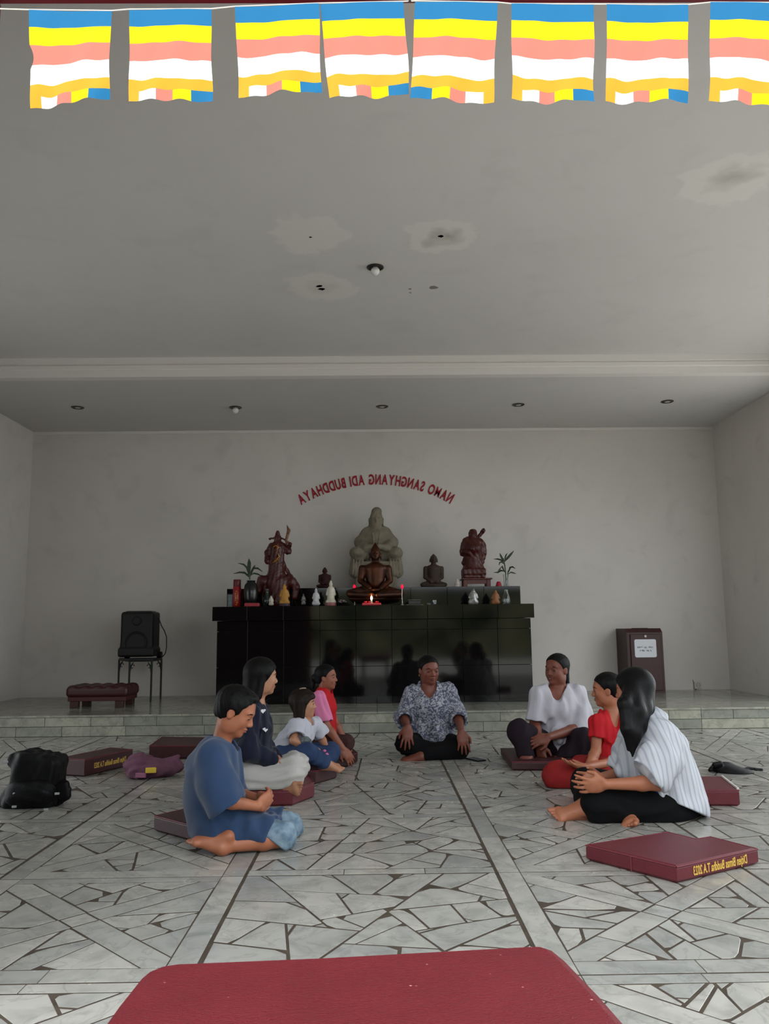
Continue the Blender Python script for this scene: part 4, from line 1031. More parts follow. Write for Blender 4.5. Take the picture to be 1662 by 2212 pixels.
s.cap((1023, 1200), (1023, 1220), 20, 18, k=5, axis=(1, 0, 0), sc=1.05).cap((1006, 1208), (1001, 1216), 5, 4, k=3).cap((1042, 1208), (1044, 1214), 5, 4, k=3).cap((1023, 1220), (1023, 1232), 20, 23, k=4, axis=(1, 0, 0), sc=1.1)
s.box(1023, 1236, 26, 7, 24, k=2, rd=3).box(1023, 1244, 25, 6, 22, k=2, rd=2); s.S.fold(.005, 70, (0, 0, 1), 8); s.S.floor(tz2+.001); s.build('carved_figure', M_RWOOD2, t)

# small figurines along the front
def figurine(u, top, bot, w, m, lab, base=None, y=8.62, hat=True, z=None):
    z = AZ if z is None else z; t = thing('figurine', (P(u, bot, y)[0], y, z), lab, 'figurine'); h = bot-top; hw = w/2; s = Px(y, .0022 if h < 40 else .003)
    s.ell(u, top+h*.16, hw*.32, h*.11, hw*.34, k=.8).ell(u, top+h*.05, hw*.2, h*.06, hw*.2, k=.8)
    s.cap((u, top+h*.34), (u, top+h*.75), hw*.48, hw*.62, k=2, axis=(1, 0, 0), sc=1.1)
    for sg in (-1, 1): s.cap((u+sg*hw*.45, top+h*.36), (u+sg*hw*.62, top+h*.58), hw*.22, hw*.24, k=1.5).cap((u+sg*hw*.62, top+h*.58), (u+sg*hw*.1, top+h*.6, -.02), hw*.22, hw*.14, k=1)
    s.cap((u-hw*.4, bot-h*.1), (u+hw*.4, bot-h*.1), hw*.5, hw*.5, k=2); s.S.floor(z+.0008); s.S.fold(.0012, 200, (0, 0, 1), int(u)); s.build('body', m, t)
    if base:
        p = P(u, bot, y); MB().lathe((p[0], y, z), [(hw*UY*.95, 0), (hw*UY*1.0, .01), (hw*UY*.95, (h*.16)*UY), (hw*UY*.6, h*.17*UY)], 18).build('base', base, t)
    return t
M_IVORY = mat('ivory_porcelain', (206, 200, 182), .3, .5, var=(40, .3), rgb2=(160, 150, 128)); M_YEL = mat('mustard_robe_paint', (186, 134, 52), .5, .4, var=(40, .4), rgb2=(140, 96, 40))
M_WPORC = mat('white_porcelain', (196, 196, 200), .3, .5, var=(40, .3), rgb2=(140, 140, 150))
figurine(586, 1287, 1307, 13, M_IVORY, 'tiny cream figurine at the front left of the altar')
figurine(615, 1262, 1306, 26, M_YEL, 'mustard robed figurine on a purple base in front of the warrior', mat('purple_base', (62, 38, 52), .5))
figurine(656, 1283, 1306, 12, mat('dark_glazed_clay', (58, 54, 54), .3, .5, var=(60, .8), rgb2=(150, 145, 140)), 'tiny dark glazed figurine between the mustard and white figurines', y=8.66)
figurine(683, 1271, 1307, 20, M_WPORC, 'white porcelain figurine with grey robe, left of the larger white one')
figurine(715, 1254, 1306, 26, M_IVORY, 'larger white porcelain robed figurine on a pink base', mat('pink_lotus_base', (150, 92, 92), .4))
figurine(1023, 1272, 1304, 26, mat('silver_wrapped_figure', (176, 176, 170), .15, .6, .3, var=(30, .7), rgb2=(90, 88, 84)), 'silvery wrapped figurine on the right of the altar front')
figurine(1071, 1275, 1304, 22, mat('orange_robe_paint', (150, 96, 58), .5, .4, var=(30, .4)), 'orange robed figurine near the glass bottle')
figurine(988, 1250, 1269, 14, mat('pale_plaster', (190, 180, 172), .6), 'pale plaster figurine on the tier beside the wooden stand', y=9.08, z=TZ)

# vessels, candles, frames
M_REDP = mat('glossy_red_lacquer', (150, 26, 34), .25, .5); M_GLASS = mat('clear_glass', (235, 240, 238), .03, .5, trans=1.)
def lathe_px(name, u, y, z, prof, m, parent, n=24, smooth=True):
    p = P(u, 1300, y); return MB().lathe((p[0], y, z), [(r*UY, h*UY) for r, h in prof], n).build(name, m, parent, smooth, sharp=50)
y = 8.7; p = P(512, 1300, y); t = thing('incense_tube', (p[0], y, AZ), 'red cylinder with gold lettering and dark red lid at the left end', 'canister')
lathe_px('cylinder', 512, y, AZ, [(8.6, 0), (9, .5), (9, 46), (8.6, 46.5)], M_REDP, t); lathe_px('lid', 512, y, AZ, [(8.4, 46.6), (8.6, 47), (8.6, 62), (8, 63)], mat('dark_red_lid', (92, 18, 28), .35), t)
for k in range(7): MB().box((p[0]+.01*math.sin(k*2.1), y-.0425, AZ+UY*(6+k*5)), (.009, .001, .006+.003*(k % 2)), R=frame((math.cos(k), 0, .4*math.sin(k)), (0, 0, 1)), bev=.0008).build('gold_mark', M_GOLDP, t)
y = 8.8; p = P(497, 1300, y); t = thing('picture_frame', (p[0], y, AZ), 'small silver picture frame left of the red cylinder', 'frame')
for (cx, cz, hx, hz) in ((-6, 15, 1, 16), (6, 15, 1, 16), (0, 30, 6, 1), (0, 0.8, 6, 1)): MB().box((p[0]+cx*UY, y, AZ+(cz+.4)*UY), (hx*UY, .008, hz*UY*.98), bev=.001).build('frame_bar', mat('dull_silver', (90, 90, 92), .35, .5, .6), t)
MB().box((p[0], y+.003, AZ+15.5*UY), (5.5*UY, .003, 14*UY)).build('picture', mat('pale_blue_picture', (150, 162, 172), .4, var=(30, .6)), t)
y = 8.5; p = P(545, 1300, y); t = thing('red_tray', (p[0], y, AZ), 'shallow red tray at the front left of the altar', 'tray')
MB().box((p[0], y, AZ+4*UY), (16*UY, .05, 4*UY), bev=.006).build('tray_body', mat('dull_red_plastic', (150, 44, 54), .45), t); MB().box((p[0], y, AZ+8.2*UY), (14*UY, .042, .4*UY)).build('tray_inset', mat('dark_red_lid', (92, 18, 28)), t)

M_LEAF = mat('dark_green_leaf', (38, 56, 34), .45, .4, var=(12, .4), rgb2=(26, 40, 24)); M_STEM = mat('green_cane', (58, 74, 44), .5)
def leaf(parent, pts, wd, y):
    pts = [P(u, v, y)+V3(0, d, 0) for u, v, d in pts]; n = len(pts); Vv = []; F = []
    for i, q in enumerate(pts):
        tt = nrm(pts[min(i+1, n-1)]-pts[max(0, i-1)]); sd = nrm(np.cross(tt, V3(0, 1, .3))); w = wd*UY*math.sin(math.pi*(.1+.88*i/(n-1)))**.8+.0008
        Vv += [q-sd*w, q+V3(0, .004, 0), q+sd*w, q-sd*w+V3(0, .0015, 0), q+V3(0, .0055, 0), q+sd*w+V3(0, .0015, 0)]
    for i in range(n-1):
        a = i*6; b = a+6; F += [(a, b, b+1, a+1), (a+1, b+1, b+2, a+2), (a+3, a+4, b+4, b+3), (a+4, a+5, b+5, b+4)]
    mesh('leaf', Vv, F, M_LEAF, parent, smooth=True)
y = 9.05; p = P(541, 1300, 8.66); t = thing('potted_plant', (p[0], 8.66, AZ), 'leafy plant in a dark vase left of the warrior statue', 'plant'); y = 8.66
lathe_px('vase', 542, y, AZ, [(8, 0), (12, 4), (16, 20), (17, 36), (14, 50), (9, 57), (10, 60), (8.5, 59)], mat('dark_green_glazed_vase', (18, 22, 20), .25, .5), t)
for pts, w in (([(538, 1243, 0), (538, 1228, -.01), (539, 1216, -.01), (538, 1207, 0)], 4.5), ([(537, 1240, 0), (533, 1226, .02), (526, 1219, .02), (513, 1216, .03)], 2.2), ([(538, 1243, -.02), (530, 1238, -.03), (520, 1237, -.05), (506, 1240, -.05)], 2.2),
               ([(541, 1238, 0), (548, 1228, -.02), (558, 1228, -.03), (569, 1236, -.04)], 2.4), ([(542, 1242, 0), (548, 1238, .03), (557, 1240, .04), (564, 1244, .04)], 2), ([(540, 1246, 0), (544, 1232, .03), (548, 1224, .04), (550, 1220, .05)], 2.5), ([(538, 1246, 0), (531, 1240, .03), (527, 1236, .05), (522, 1234, .07)], 2.2)): leaf(t, pts, w, y)
MB().tube([P(540, 1252, y), P(539, 1240, y)], .008, 6).build('stem', M_STEM, t)
y = 9.12; p = P(1095, 1265, y); t = thing('lucky_bamboo', (p[0], y, TZ), 'slender green bamboo plant in a clear glass vase at the right end', 'plant')
lathe_px('glass_vase', 1095, y, TZ, [(6, 0), (6.5, 1), (5.5, 8), (5.5, 20), (7, 29), (6.2, 29), (4.9, 20), (4.9, 8), (5.5, 2.5)], M_GLASS, t)
for pts in ([(1094, 1264, 0), (1093, 1240, 0), (1091, 1222, 0), (1088, 1206, 0)], [(1096, 1264, .01), (1097, 1244, .01), (1099, 1232, .01)]): MB().tube([P(u, v, y)+V3(0, d, 0) for u, v, d in pts], .007, 6).build('cane', M_STEM, t)
for pts, w in (([(1090, 1213, 0), (1097, 1205, -.02), (1104, 1197, -.02), (1110, 1190, -.02)], 3), ([(1089, 1212, 0), (1085, 1206, 0), (1082, 1200, 0), (1080, 1195, 0)], 2.4), ([(1090, 1214, 0), (1083, 1209, .03), (1077, 1207, .04), (1068, 1207, .04)], 2), ([(1090, 1218, 0), (1083, 1214, -.02), (1079, 1216, -.03), (1077, 1222, -.04)], 2.2),
               ([(1091, 1210, 0), (1093, 1203, .03), (1095, 1198, .04), (1098, 1194, .05)], 1.8), ([(1091, 1236, 0), (1084, 1224, -.03), (1078, 1232, -.04), (1073, 1238, -.05)], 2.6), ([(1092, 1234, 0), (1084, 1232, .03), (1077, 1236, .04), (1068, 1236, .04)], 2), ([(1099, 1236, 0), (1102, 1226, -.02), (1107, 1225, -.03), (1113, 1229, -.04)], 2.2), ([(1099, 1240, 0), (1104, 1236, .02), (1110, 1237, .03), (1117, 1239, .04)], 1.8)): leaf(t, pts, w, y)
y = 8.62; t = thing('glass_bottle', (P(1094, 1300, y)[0], y, AZ), 'clear glass bottle on the altar below the bamboo plant', 'bottle')
lathe_px('bottle_glass', 1094, y, AZ, [(8, 0), (8.8, 1), (9, 12), (7, 20), (4.5, 27), (4.5, 33), (3.8, 33), (3.8, 27), (6.3, 19.5), (8.2, 11), (8, 2)], M_GLASS, t)
t = thing('red_bowl', (P(1079, 1266, 9.1)[0], 9.1, TZ), 'small red bowl upside down on the tier beside the bamboo', 'bowl'); lathe_px('bowl_body', 1079, 9.1, TZ, [(7.5, 0), (7.4, 2), (5, 10), (4.6, 10.6)], mat('crimson_plastic', (160, 24, 48), .35), t); lathe_px('foot_ring', 1079, 9.1, TZ, [(3.8, 10.6), (4, 12), (3.2, 12)], mat('crimson_plastic', (160, 24, 48)), t)
# flower dish
y = 8.6; t = thing('flower_dish', (P(740, 1300, y)[0], y, AZ), 'dark dish heaped with pale mauve petals beside the white figurines', 'dish')
lathe_px('dish', 740, y, AZ, [(6, 0), (7, 1), (12, 7), (11.4, 7), (6, 2)], mat('dark_dish', (26, 22, 24), .3), t)
for k in range(22):
    a = random.random()*6.28; r = 9*math.sqrt(random.random()); p = P(740, 1300, y)+V3(r*UY*math.cos(a), r*UY*math.sin(a)*.9, 0); p[2] = AZ+(8+(10-r)*.8)*UY
    MB().box(p, (.009, .006, .003), R=frame((math.cos(a), math.sin(a), .6*random.random()), (0, .3, 1)), bev=.0025).build('petal', mat('mauve_petal', (158, 138, 146), .7), t)
# candle in its tray with flame
y = 8.47; px_ = P(803, 1300, y); t = thing('candle_tray', (px_[0], y, AZ), 'shallow translucent red tray with candle holders in front of the bronze statue', 'tray')
e = UY*.97
MB().box((px_[0], y, AZ+3*e), (22*e, .035, 3*e), bev=.006).build('tray_body', mat('red_translucent_plastic', (190, 22, 44), .25, .5, sss=.0), t)
for dx in (-14, -5, 13): MB().lathe((px_[0]+dx*e, y+.012, AZ+6*e), [(4*e, 0), (4.2*e, 3.6*e), (3.4*e, 3.6*e), (3*e, 2*e)], 14).build('cup', mat('red_translucent_plastic', (190, 22, 44)), t, smooth=True)
t = thing('candle', (px_[0]-.0, y-.015, AZ+6*e), 'short white candle burning in the red tray', 'candle')
MB().lathe((px_[0], y-.015, AZ+6.1*e), [(2.2*e, 0), (2.2*e, 5*e), (1.4*e, 5.6*e)], 12).build('wax', mat('white_wax', (226, 210, 196), .5, sss=.3), t, smooth=True)
MB().lathe((px_[0]+.0, y-.015, AZ+11.2*e), [(.6*e, 0), (2.2*e, 3*e), (2.8*e, 5*e), (2.0*e, 8*e), (.5*e, 11*e)], 12).build('flame', mat('candle_flame', (255, 230, 180), .5, emit=((255, 214, 150), 6.)), t, smooth=True)
lp = bpy.data.lights.new('candle_light', 'POINT'); lp.energy = .25; lp.color = (1, .62, .3); lp.shadow_soft_size = .012
lo = bpy.data.objects.new('candle_light', lp); COL.objects.link(lo); lo.location = (px_[0], y-.015, AZ+25*e)
# bud lamps
for (u, v, y, z, lab) in ((766, 1268, 8.98, AZ, 'small red bud lamp left of the bronze statue'), (869, 1268, 8.5, AZ, 'small glowing red bud lamp on a thin metal stem')):
    p = P(u, v, y); t = thing('bud_lamp', (p[0], y, z), lab, 'lamp')
    MB().lathe((p[0], y, z), [(4*UY, 0), (4*UY, 1*UY), (1.6*UY, 2.4*UY), (1.1*UY, 6*UY), (1.5*UY, 8*UY), (.7*UY, 10*UY)], 14).build('foot', mat('pale_metal', (170, 164, 158), .3, .5, .6), t, smooth=True)
    MB().tube([(p[0], y, z+9*UY), (p[0]-.003, y, (z+p[2])/2), (p[0], y, p[2]-.012)], .003, 6).build('stem', mat('pale_metal', (170, 164, 158)), t)
    MB().lathe((p[0], y, p[2]-.02), [(.003, 0), (.013, .01), (.017, .022), (.012, .036), (.003, .048)], 12).build('red_bulb', mat('glowing_red_bulb', (210, 20, 50), .4, emit=((235, 16, 60), .55)), t, smooth=True)
y = 8.6; p = P(895, 1300, y); t = thing('offering_tray', (p[0], y, AZ), 'grey metal tray with lidded box right of the bud lamp', 'tray')
MB().box((p[0], y, AZ+.004), (20*UY, .06, .004), bev=.002).build('tray_plate', mat('dull_steel', (112, 110, 104), .35, .5, .7), t); MB().box((p[0]+.003, y+.01, AZ+.03), (14*UY, .045, .022), bev=.006).build('box_body', mat('dark_grey_tin', (44, 42, 40), .4, .5, .3), t); MB().box((p[0]+.003, y+.01, AZ+.056), (14.5*UY, .047, .004), bev=.003).build('box_lid', mat('dull_steel', (112, 110, 104)), t)
t = thing('water_glass', (P(939, 1300, 8.55)[0], 8.55, AZ), 'short water glass on the altar front below the brown stone statue', 'glass'); lathe_px('glass_wall', 939, 8.55, AZ, [(4.6, 0), (5, .6), (5.4, 11), (4.9, 11), (4.5, 1.6)], M_GLASS, t)
y = 9.0; p = P(577, 1300, 8.7); t = thing('green_bottle', (p[0], 8.7, AZ), 'dark green bottle behind the tiny cream figurine', 'bottle'); lathe_px('bottle_glass', 577, 8.7, AZ, [(8, 0), (9, 1), (9, 22), (5, 28), (4, 36), (4.4, 37), (3, 37)], mat('dark_green_glass', (30, 44, 34), .1, .6), t); lathe_px('cap', 577, 8.7, AZ, [(4.2, 37), (4.4, 38), (4.2, 41), (3, 41.4)], mat('grey_cap', (70, 72, 70), .4), t)

# ------------------------------------------------------------------ people
def skin(name, rgb): return mat(name, rgb, .48, .4, var=(22, .25), rgb2=tuple(c*.82 for c in rgb), bump=(140, .05), sss=0.)
def hairmat(name, rgb, rough):
    m, nt, b = node_mat(name); tc = nt.nodes.new('ShaderNodeTexCoord'); mp = nt.nodes.new('ShaderNodeMapping'); mp.inputs['Scale'].default_value = (1, 1, .06)
    nt.links.new(tc.outputs['Object'], mp.inputs[0]); nz = noise(nt, mp.outputs[0], 260, 3)
    b.inputs['Base Color'].default_value = lin(*rgb); b.inputs['Specular IOR Level'].default_value = .14; nt.links.new(maprange(nt, nz, .3, .7, rough*.8, rough*1.3), b.inputs['Roughness'])
    bp = N(nt, 'ShaderNodeBump'); bp.inputs['Strength'].default_value = .5; bp.inputs['Distance'].default_value = .004; nt.links.new(nz, bp.inputs['Height']); nt.links.new(bp.outputs['Normal'], b.inputs['Normal']); return m
M_HAIR = hairmat('black_hair', (9, 8, 8), .5); M_HAIRB = hairmat('dark_brown_hair', (28, 18, 14), .5)
M_EYE = mat('dark_eye', (24, 14, 12), .15, .5); M_EYEW = mat('eye_white', (190, 180, 172), .3, .4)
class Head:
    def __init__(s, c, F, U, H):
        s.c = np.asarray(c, float); s.R = frame(F, U); s.H = H
    def p(s, x, y, z): return s.c+s.H*(s.R@np.array([x, y, z], float))
    def ell(s, S, c, r, k=.05, mode='u', rot=None): S.ell(s.p(*c), np.array(r)*s.H, R=s.R if rot is None else s.R@rot, k=k*s.H, mode=mode)
    def cap(s, S, a, b, ra, rb=None, k=.05, mode='u'): S.cap(s.p(*a), s.p(*b), ra*s.H, (ra if rb is None else rb)*s.H, k=k*s.H, mode=mode)
    def box(s, S, c, h, rd=.05, k=.03, mode='u'): S.box(s.p(*c), np.array(h)*s.H, R=s.R, rd=rd*s.H, k=k*s.H, mode=mode)
    def skull(s, S, smile=False):
        s.ell(S, (-.06, 0, .13), (.42, .345, .365), .05); s.ell(S, (.08, 0, -.12), (.275, .275, .34), .1); s.ell(S, (.17, 0, -.36), (.14, .15, .12), .1)
        s.ell(S, (.255, 0, -.405), (.07, .09, .07), .06)
        for g in (-1, 1):
            s.ell(S, (.19, g*.17, -.12), (.13, .1, .13), .08); s.ell(S, (.02, g*.22, -.28), (.17, .07, .14), .1)
            s.ell(S, (.40, g*.15, -.01), (.085, .085, .05), .05, 's'); s.ell(S, (.302, g*.145, -.012), (.05, .07, .045), .03)
            s.cap(S, (.375, g*.045, -.155), (.36, g*.058, -.155), .038, .034, .02)
            e = (-.04, g*.335, -.04)
            s.ell(S, e, (.075, .03, .125), .02, rot=np.array(Matrix.Rotation(g*-.35, 3, 'Z'))); s.ell(S, (-.01, g*.365, -.03), (.03, .02, .07), .015, 's')
            if smile: s.ell(S, (.27, g*.13, -.2), (.07, .07, .07), .06)
        s.ell(S, (.285, 0, .09), (.09, .22, .06), .07)
        s.cap(S, (.335, 0, .02), (.405, 0, -.13), .034, .05, .035)
        s.ell(S, (.332, 0, -.255), (.05, .10, .027), .025); s.ell(S, (.324, 0, -.305), (.05, .085, .028), .025); s.ell(S, (.40, 0, -.28), (.05, .10, .008), .012, 's')
    def face(s, parent, lipm, smile=False, open_eye=True):
        for g in (-1, 1):
            S = SDF(.0016); s.ell(S, (.334, g*.145, -.014), (.03, .058, .019), .0); S.build('eye', M_EYE if open_eye else lipm, parent)
            MB().tube([s.p(.345, g*.075, .075), s.p(.355, g*.12, .10), s.p(.335, g*.18, .10), s.p(.285, g*.235, .07)], [.012*s.H, .019*s.H, .017*s.H, .006*s.H], 6).build('eyebrow', M_HAIR, parent, smooth=True)
        S = SDF(.0018); s.ell(S, (.354, 0, -.257), (.034, .09, .017), .01); s.ell(S, (.346, 0, -.302), (.034, .075, .02), .01); S.build('lips', lipm, parent)
        if smile: MB().box(s.p(.375, 0, -.28), np.array((.008, .035, .006))*s.H, R=s.R, bev=.001).build('teeth', mat('teeth', (205, 198, 186), .3), parent)
    def hairbase(s, S, th=.045, line=.24, low=-.22, temple=.12):
        s.ell(S, (-.07, 0, .15), (.425+th, .35+th, .365+th), .03); s.ell(S, (-.2, 0, -.08), (.27, .29, .25), .06)
        s.ell(S, (.27+temple, 0, line-.52), (.33, .56, .55), .025, 's'); s.box(S, (0, 0, low-.4), (.8, .8, .4), .03, .02, 's')
        for g in (-1, 1): s.ell(S, (.0, g*.40, -.08), (.12, .10, .17), .02, 's')
def hand(S, w, d, n, sg, sc=1., curl=.5, spread=.04, thumb=1.):
    d = nrm(d); n = np.asarray(n, float); n = nrm(n-d*(n@d)); s = nrm(np.cross(d, n))*sg; R = np.stack([d, s, n], 1)
    S.ell(w+d*.048*sc, np.array((.055, .041, .018))*sc, R=R, k=.012*sc); S.cap(w+d*.07*sc+s*.02*sc, w+d*.07*sc-s*.022*sc, .0135*sc, .0125*sc, k=.01*sc)
    for i, (o, L) in enumerate(((.028, .074), (.0095, .083), (-.009, .077), (-.0265, .06))):
        b = w+d*(.082-.0035*abs(i-1.2)**2)*sc+s*o*sc; a = 0.; dr = nrm(d+s*(1.3-i)*spread*2); p = b
        for j, (fl, r0, r1) in enumerate(((.45, .0092, .0084), (.31, .0084, .0076), (.24, .0076, .0064))):
            a += curl*(.5, .85, .6)[j]; q = p+(dr*math.cos(a)+n*math.sin(a))*L*fl*sc; S.cap(p, q, r0*sc, r1*sc, k=.002 if j else .006); p = q
    b = w+d*.02*sc+s*.024*sc; m = b+nrm(d*.75+s*.75*thumb+n*.35)*.042*sc; t = m+nrm(d*.95+s*.15*thumb+n*.35)*.032*sc
    S.cap(b, m, .0135*sc, .0105*sc, k=.012*sc); S.cap(m, t, .0105*sc, .008*sc, k=.004*sc)
def foot(S, an, t, up, sg, sc=1.):
    t = nrm(t); up = np.asarray(up, float); up = nrm(up-t*(up@t)); s = np.cross(t, up)*sg
    heel = an-up*.042*sc-t*.032*sc; ball = an+t*.118*sc-up*.052*sc
    S.cap(an, heel, .031*sc, .029*sc, k=.02*sc); S.cap(an+t*.012*sc, ball, .034*sc, .019*sc, k=.025*sc, axis=s, sc=1.35); S.cap(heel, ball, .024*sc, .018*sc, k=.02*sc, axis=s, sc=1.5)
    S.cap(ball+s*.03*sc, ball-s*.03*sc, .017*sc, .014*sc, k=.015*sc)
    for i, (o, L, r) in enumerate(((.032, .04, .0125), (.013, .038, .0088), (-.003, .034, .0084), (-.018, .029, .008), (-.032, .022, .008))):
        b = ball+s*o*sc+t*(.004-.006*i*.5)*sc; S.cap(b, b+t*L*sc-up*.003*sc, r*sc, r*.92*sc, k=.0035*sc)
def torso(S, J, g, e=0., k=.04):
    ax = nrm(J['shR']-J['shL']); hx = nrm(J['hipR']-J['hipL'])
    S.cap(J['pelvis'], J['waist'], .108*g+e, .094*g+e, k=k, axis=hx, sc=1.3); S.cap(J['waist'], J['chest'], .094*g+e, .104*g+e, k=k, axis=ax, sc=1.32)
    top = J['neck']*.78+J['chest']*.22
    S.cap(J['chest'], top, .1*g+e, .056*g+e, k=k, axis=ax, sc=1.3)
    for q in 'LR': S.cap(top*.9+J['chest']*.1, J['sh'+q], .05*g+e*.8, .044*g+e*.8, k=k*.8)
def body(J, g, hd, skinm, parent, vox, hands, feet, smile=False, arm=1., leg=1.):
    S = SDF(vox); torso(S, J, g)
    hd.skull(S, smile); S.cap(J['neck'], hd.p(-.1, 0, -.22), .05*g, .22*hd.H, k=.03)
    for q in 'LR':
        if 'el'+q in J:
            S.cap(J['sh'+q], J['el'+q], .043*g*arm, .034*g*arm, k=.02); S.cap(J['el'+q], J['el'+q]*.7+J['wr'+q]*.3, .034*g*arm, .035*g*arm, k=.015); S.cap(J['el'+q]*.7+J['wr'+q]*.3, J['wr'+q], .034*g*arm, .0235*g*arm, k=.015)
        S.cap(J['hip'+q], J['kn'+q], .076*g*leg, .05*g*leg, k=.03)
        if 'an'+q in J:
            c = J['kn'+q]*.68+J['an'+q]*.32; S.cap(J['kn'+q], c, .048*g*leg, .05*g*leg, k=.02); S.cap(c, J['an'+q], .05*g*leg, .031*g*leg, k=.02)
    for a in hands: hand(S, *a[:4], **a[4])
    for a in feet: foot(S, *a)
    return S.build('body', skinm, parent)
def sleeve(S, pts, rs, k=.025, n=None, hole=True):
    d = nrm(pts[-1]-pts[-2]) if n is None else nrm(n)
    for i, (a, b, ra, rb) in enumerate(zip(pts[:-1], pts[1:], rs[:-1], rs[1:])): S.cap(a, b, ra, rb, k=k, trim=(pts[-1], d))
    e = d
    if hole: S.holes.append((pts[-1]-e*.018, pts[-1]+e*.02, rs[-1]-.02, rs[-1]-.016))
    return pts[-1], d
def person(loc, label): return thing('person', (loc[0], loc[1], 0), label, 'person', None)

# ---- boy kneeling in the left foreground
q = P
J = dict(pelvis=q(478, 1776, 3.80), waist=q(462, 1722, 3.79), chest=q(462, 1664, 3.78), neck=q(476, 1612, 3.78), shL=q(476, 1634, 3.91), shR=q(458, 1636, 3.655),
         elR=q(478, 1728, 3.585), wrR=q(556, 1742, 3.67), elL=q(508, 1716, 3.95), wrL=q(557, 1724, 3.83), hipL=q(480, 1780, 3.89), hipR=q(474, 1788, 3.72),
         knL=q(624, 1786, 3.93), knR=q(608, 1808, 3.70), anR=q(484, 1829, 3.63), anL=q(500, 1812, 3.9))
hd = Head(q(511, 1537, 3.78), (.9, -.06, -.42), (.42, 0, .9), .212)
t = person(J['pelvis'], 'boy in navy blue t-shirt and pale denim shorts kneeling with clasped hands')
SK = skin('tan_skin', (162, 100, 72)); LIP = mat('muted_lips', (140, 78, 66), .5)
body(J, .82, hd, SK, t, .0045, [(J['wrR'], q(584, 1722, 3.73)-J['wrR'], (0, 1, .35), -1, dict(sc=.9, curl=.75)), (J['wrL'], q(584, 1728, 3.75)-J['wrL'], (.1, -1, -.1), 1, dict(sc=.88, curl=.8))],
     [(J['anR'], (-1, -.04, -.22), (.2, 0, -1), -1, .92), (J['anL'], (-1, 0, -.2), (.2, 0, -1), 1, .9)], arm=1.05, leg=1.0)
hd.face(t, LIP)
S = SDF(.004); hd.hairbase(S, .038, .33, -.24, .08); hd.ell(S, (.14, 0, .40), (.2, .24, .10), .06); S.fold(.003, 90, (0, 0, 1), 1); S.build('hair', M_HAIR, t)
S = SDF(.0055); torso(S, J, .82, .032, .06)
S.cap(J['waist'], J['pelvis']-V3(0, 0, .03), .12, .135, k=.05, axis=(0, 1, 0), sc=1.2)
for a, b in (('hipR', 'knR'), ('hipL', 'knL')): S.cap(J[a], J[a]*.1+J[b]*.9+V3(0, 0, .008), .1, .076, k=.05, trim=(J[a]*.22+J[b]*.78, (1, 0, -.45)))
S.cap((J['hipR']+J['hipL'])/2+V3(0, 0, .01), ((J['knR']+J['knL'])*.36+(J['hipR']+J['hipL'])*.14)+V3(0, 0, .005), .09, .07, k=.05, axis=(0, 1, 0), sc=1.3)
pe, pd = sleeve(S, [J['shR'], q(470, 1690, 3.62), q(492, 1742, 3.585)], [.064, .08, .088], .03, n=(.62, 0, -1))
pe2, pd2 = sleeve(S, [J['shL'], q(490, 1690, 3.96), q(512, 1735, 3.96)], [.06, .075, .08], .03)
S.fold(0.0145, 42, (.2, 0, 1), 4);

S.floor(.05)
S.cap(hd.p(-.2, 0, -.5), J['neck']+V3(.028, 0, .02), .06, .066, k=.006, mode='s'); S.build('t_shirt', mat('navy_blue_jersey', (40, 60, 90), .85, .2, sheen=.2, bump=(300, .15)), t)
DEN = mat('pale_denim', (126, 146, 160), .8, .2, var=(26, .9), rgb2=(80, 102, 122), bump=(200, .2)); S = SDF(.005)
for a, b in (('hipR', 'knR'), ('hipL', 'knL')):
    d = nrm(J[b]-J[a]); S.cap(J[a], J[b], .085, .062, k=.02); S.cap(J[b], J[b]+V3(-.035, 0, -.03), .06, .058, k=.03)
S.fold(0.0091, 52, (1, 0, 0), 7); S.cut(q(594, 1815, 3.68), V3(-.75, 0, -1), .075); S.cut(q(612, 1795, 3.93), V3(-.6, 0, -1), .07); S.floor(.004); S.build('denim_shorts', DEN, t)

# ---- young woman in navy top and white trousers
J = dict(pelvis=q(540, 1672, 4.80), waist=q(540, 1628, 4.79), chest=q(545, 1570, 4.78), neck=q(553, 1517, 4.78), shR=q(540, 1540, 4.62), shL=q(560, 1536, 4.93),
         elR=q(532, 1622, 4.56), wrR=q(590, 1640, 4.66), elL=q(572, 1612, 4.97), wrL=q(600, 1640, 4.85), hipR=q(536, 1686, 4.70), hipL=q(545, 1680, 4.90),
         knR=q(634, 1664, 4.66), knL=q(640, 1652, 5.0), anR=q(575, 1696, 4.83), anL=q(606, 1698, 4.66))
hd = Head(q(567, 1462, 4.78), (.92, .36, -.02), (.05, 0, 1), .205)
t = person(J['pelvis'], 'young woman with long black hair in navy top and white trousers sitting cross-legged')
SK2 = skin('light_tan_skin', (170, 120, 92))
body(J, .92, hd, SK2, t, .0055, [(J['wrR'], (1, .2, -.2), (0, 0, -1), -1, dict(sc=.9, curl=.5))], [(J['anL'], (.8, -.25, .1), (.2, 1, .3), 1, .95), (J['anR'], (.9, .35, 0), (0, .3, 1), -1, .9)])
hd.face(t, LIP)
S = SDF(.0045); hd.hairbase(S, .05, .22, -.3, .06); hd.cap(S, (-.28, -.12, .1), (-.3, -.16, -.7), .22, .2, .08); hd.cap(S, (-.3, 0, .1), (-.42, -.02, -1.1), .24, .2, .08); hd.cap(S, (-.3, -.1, -.6), (-.45, -.05, -1.5), .2, .14, .08); hd.cap(S, (-.05, -.31, .12), (-.18, -.30, -.5), .10, .12, .05)
S.build('hair', M_HAIR, t)
NAVY = mat('dark_navy_knit', (20, 24, 42), .85, .2, sheen=.1)
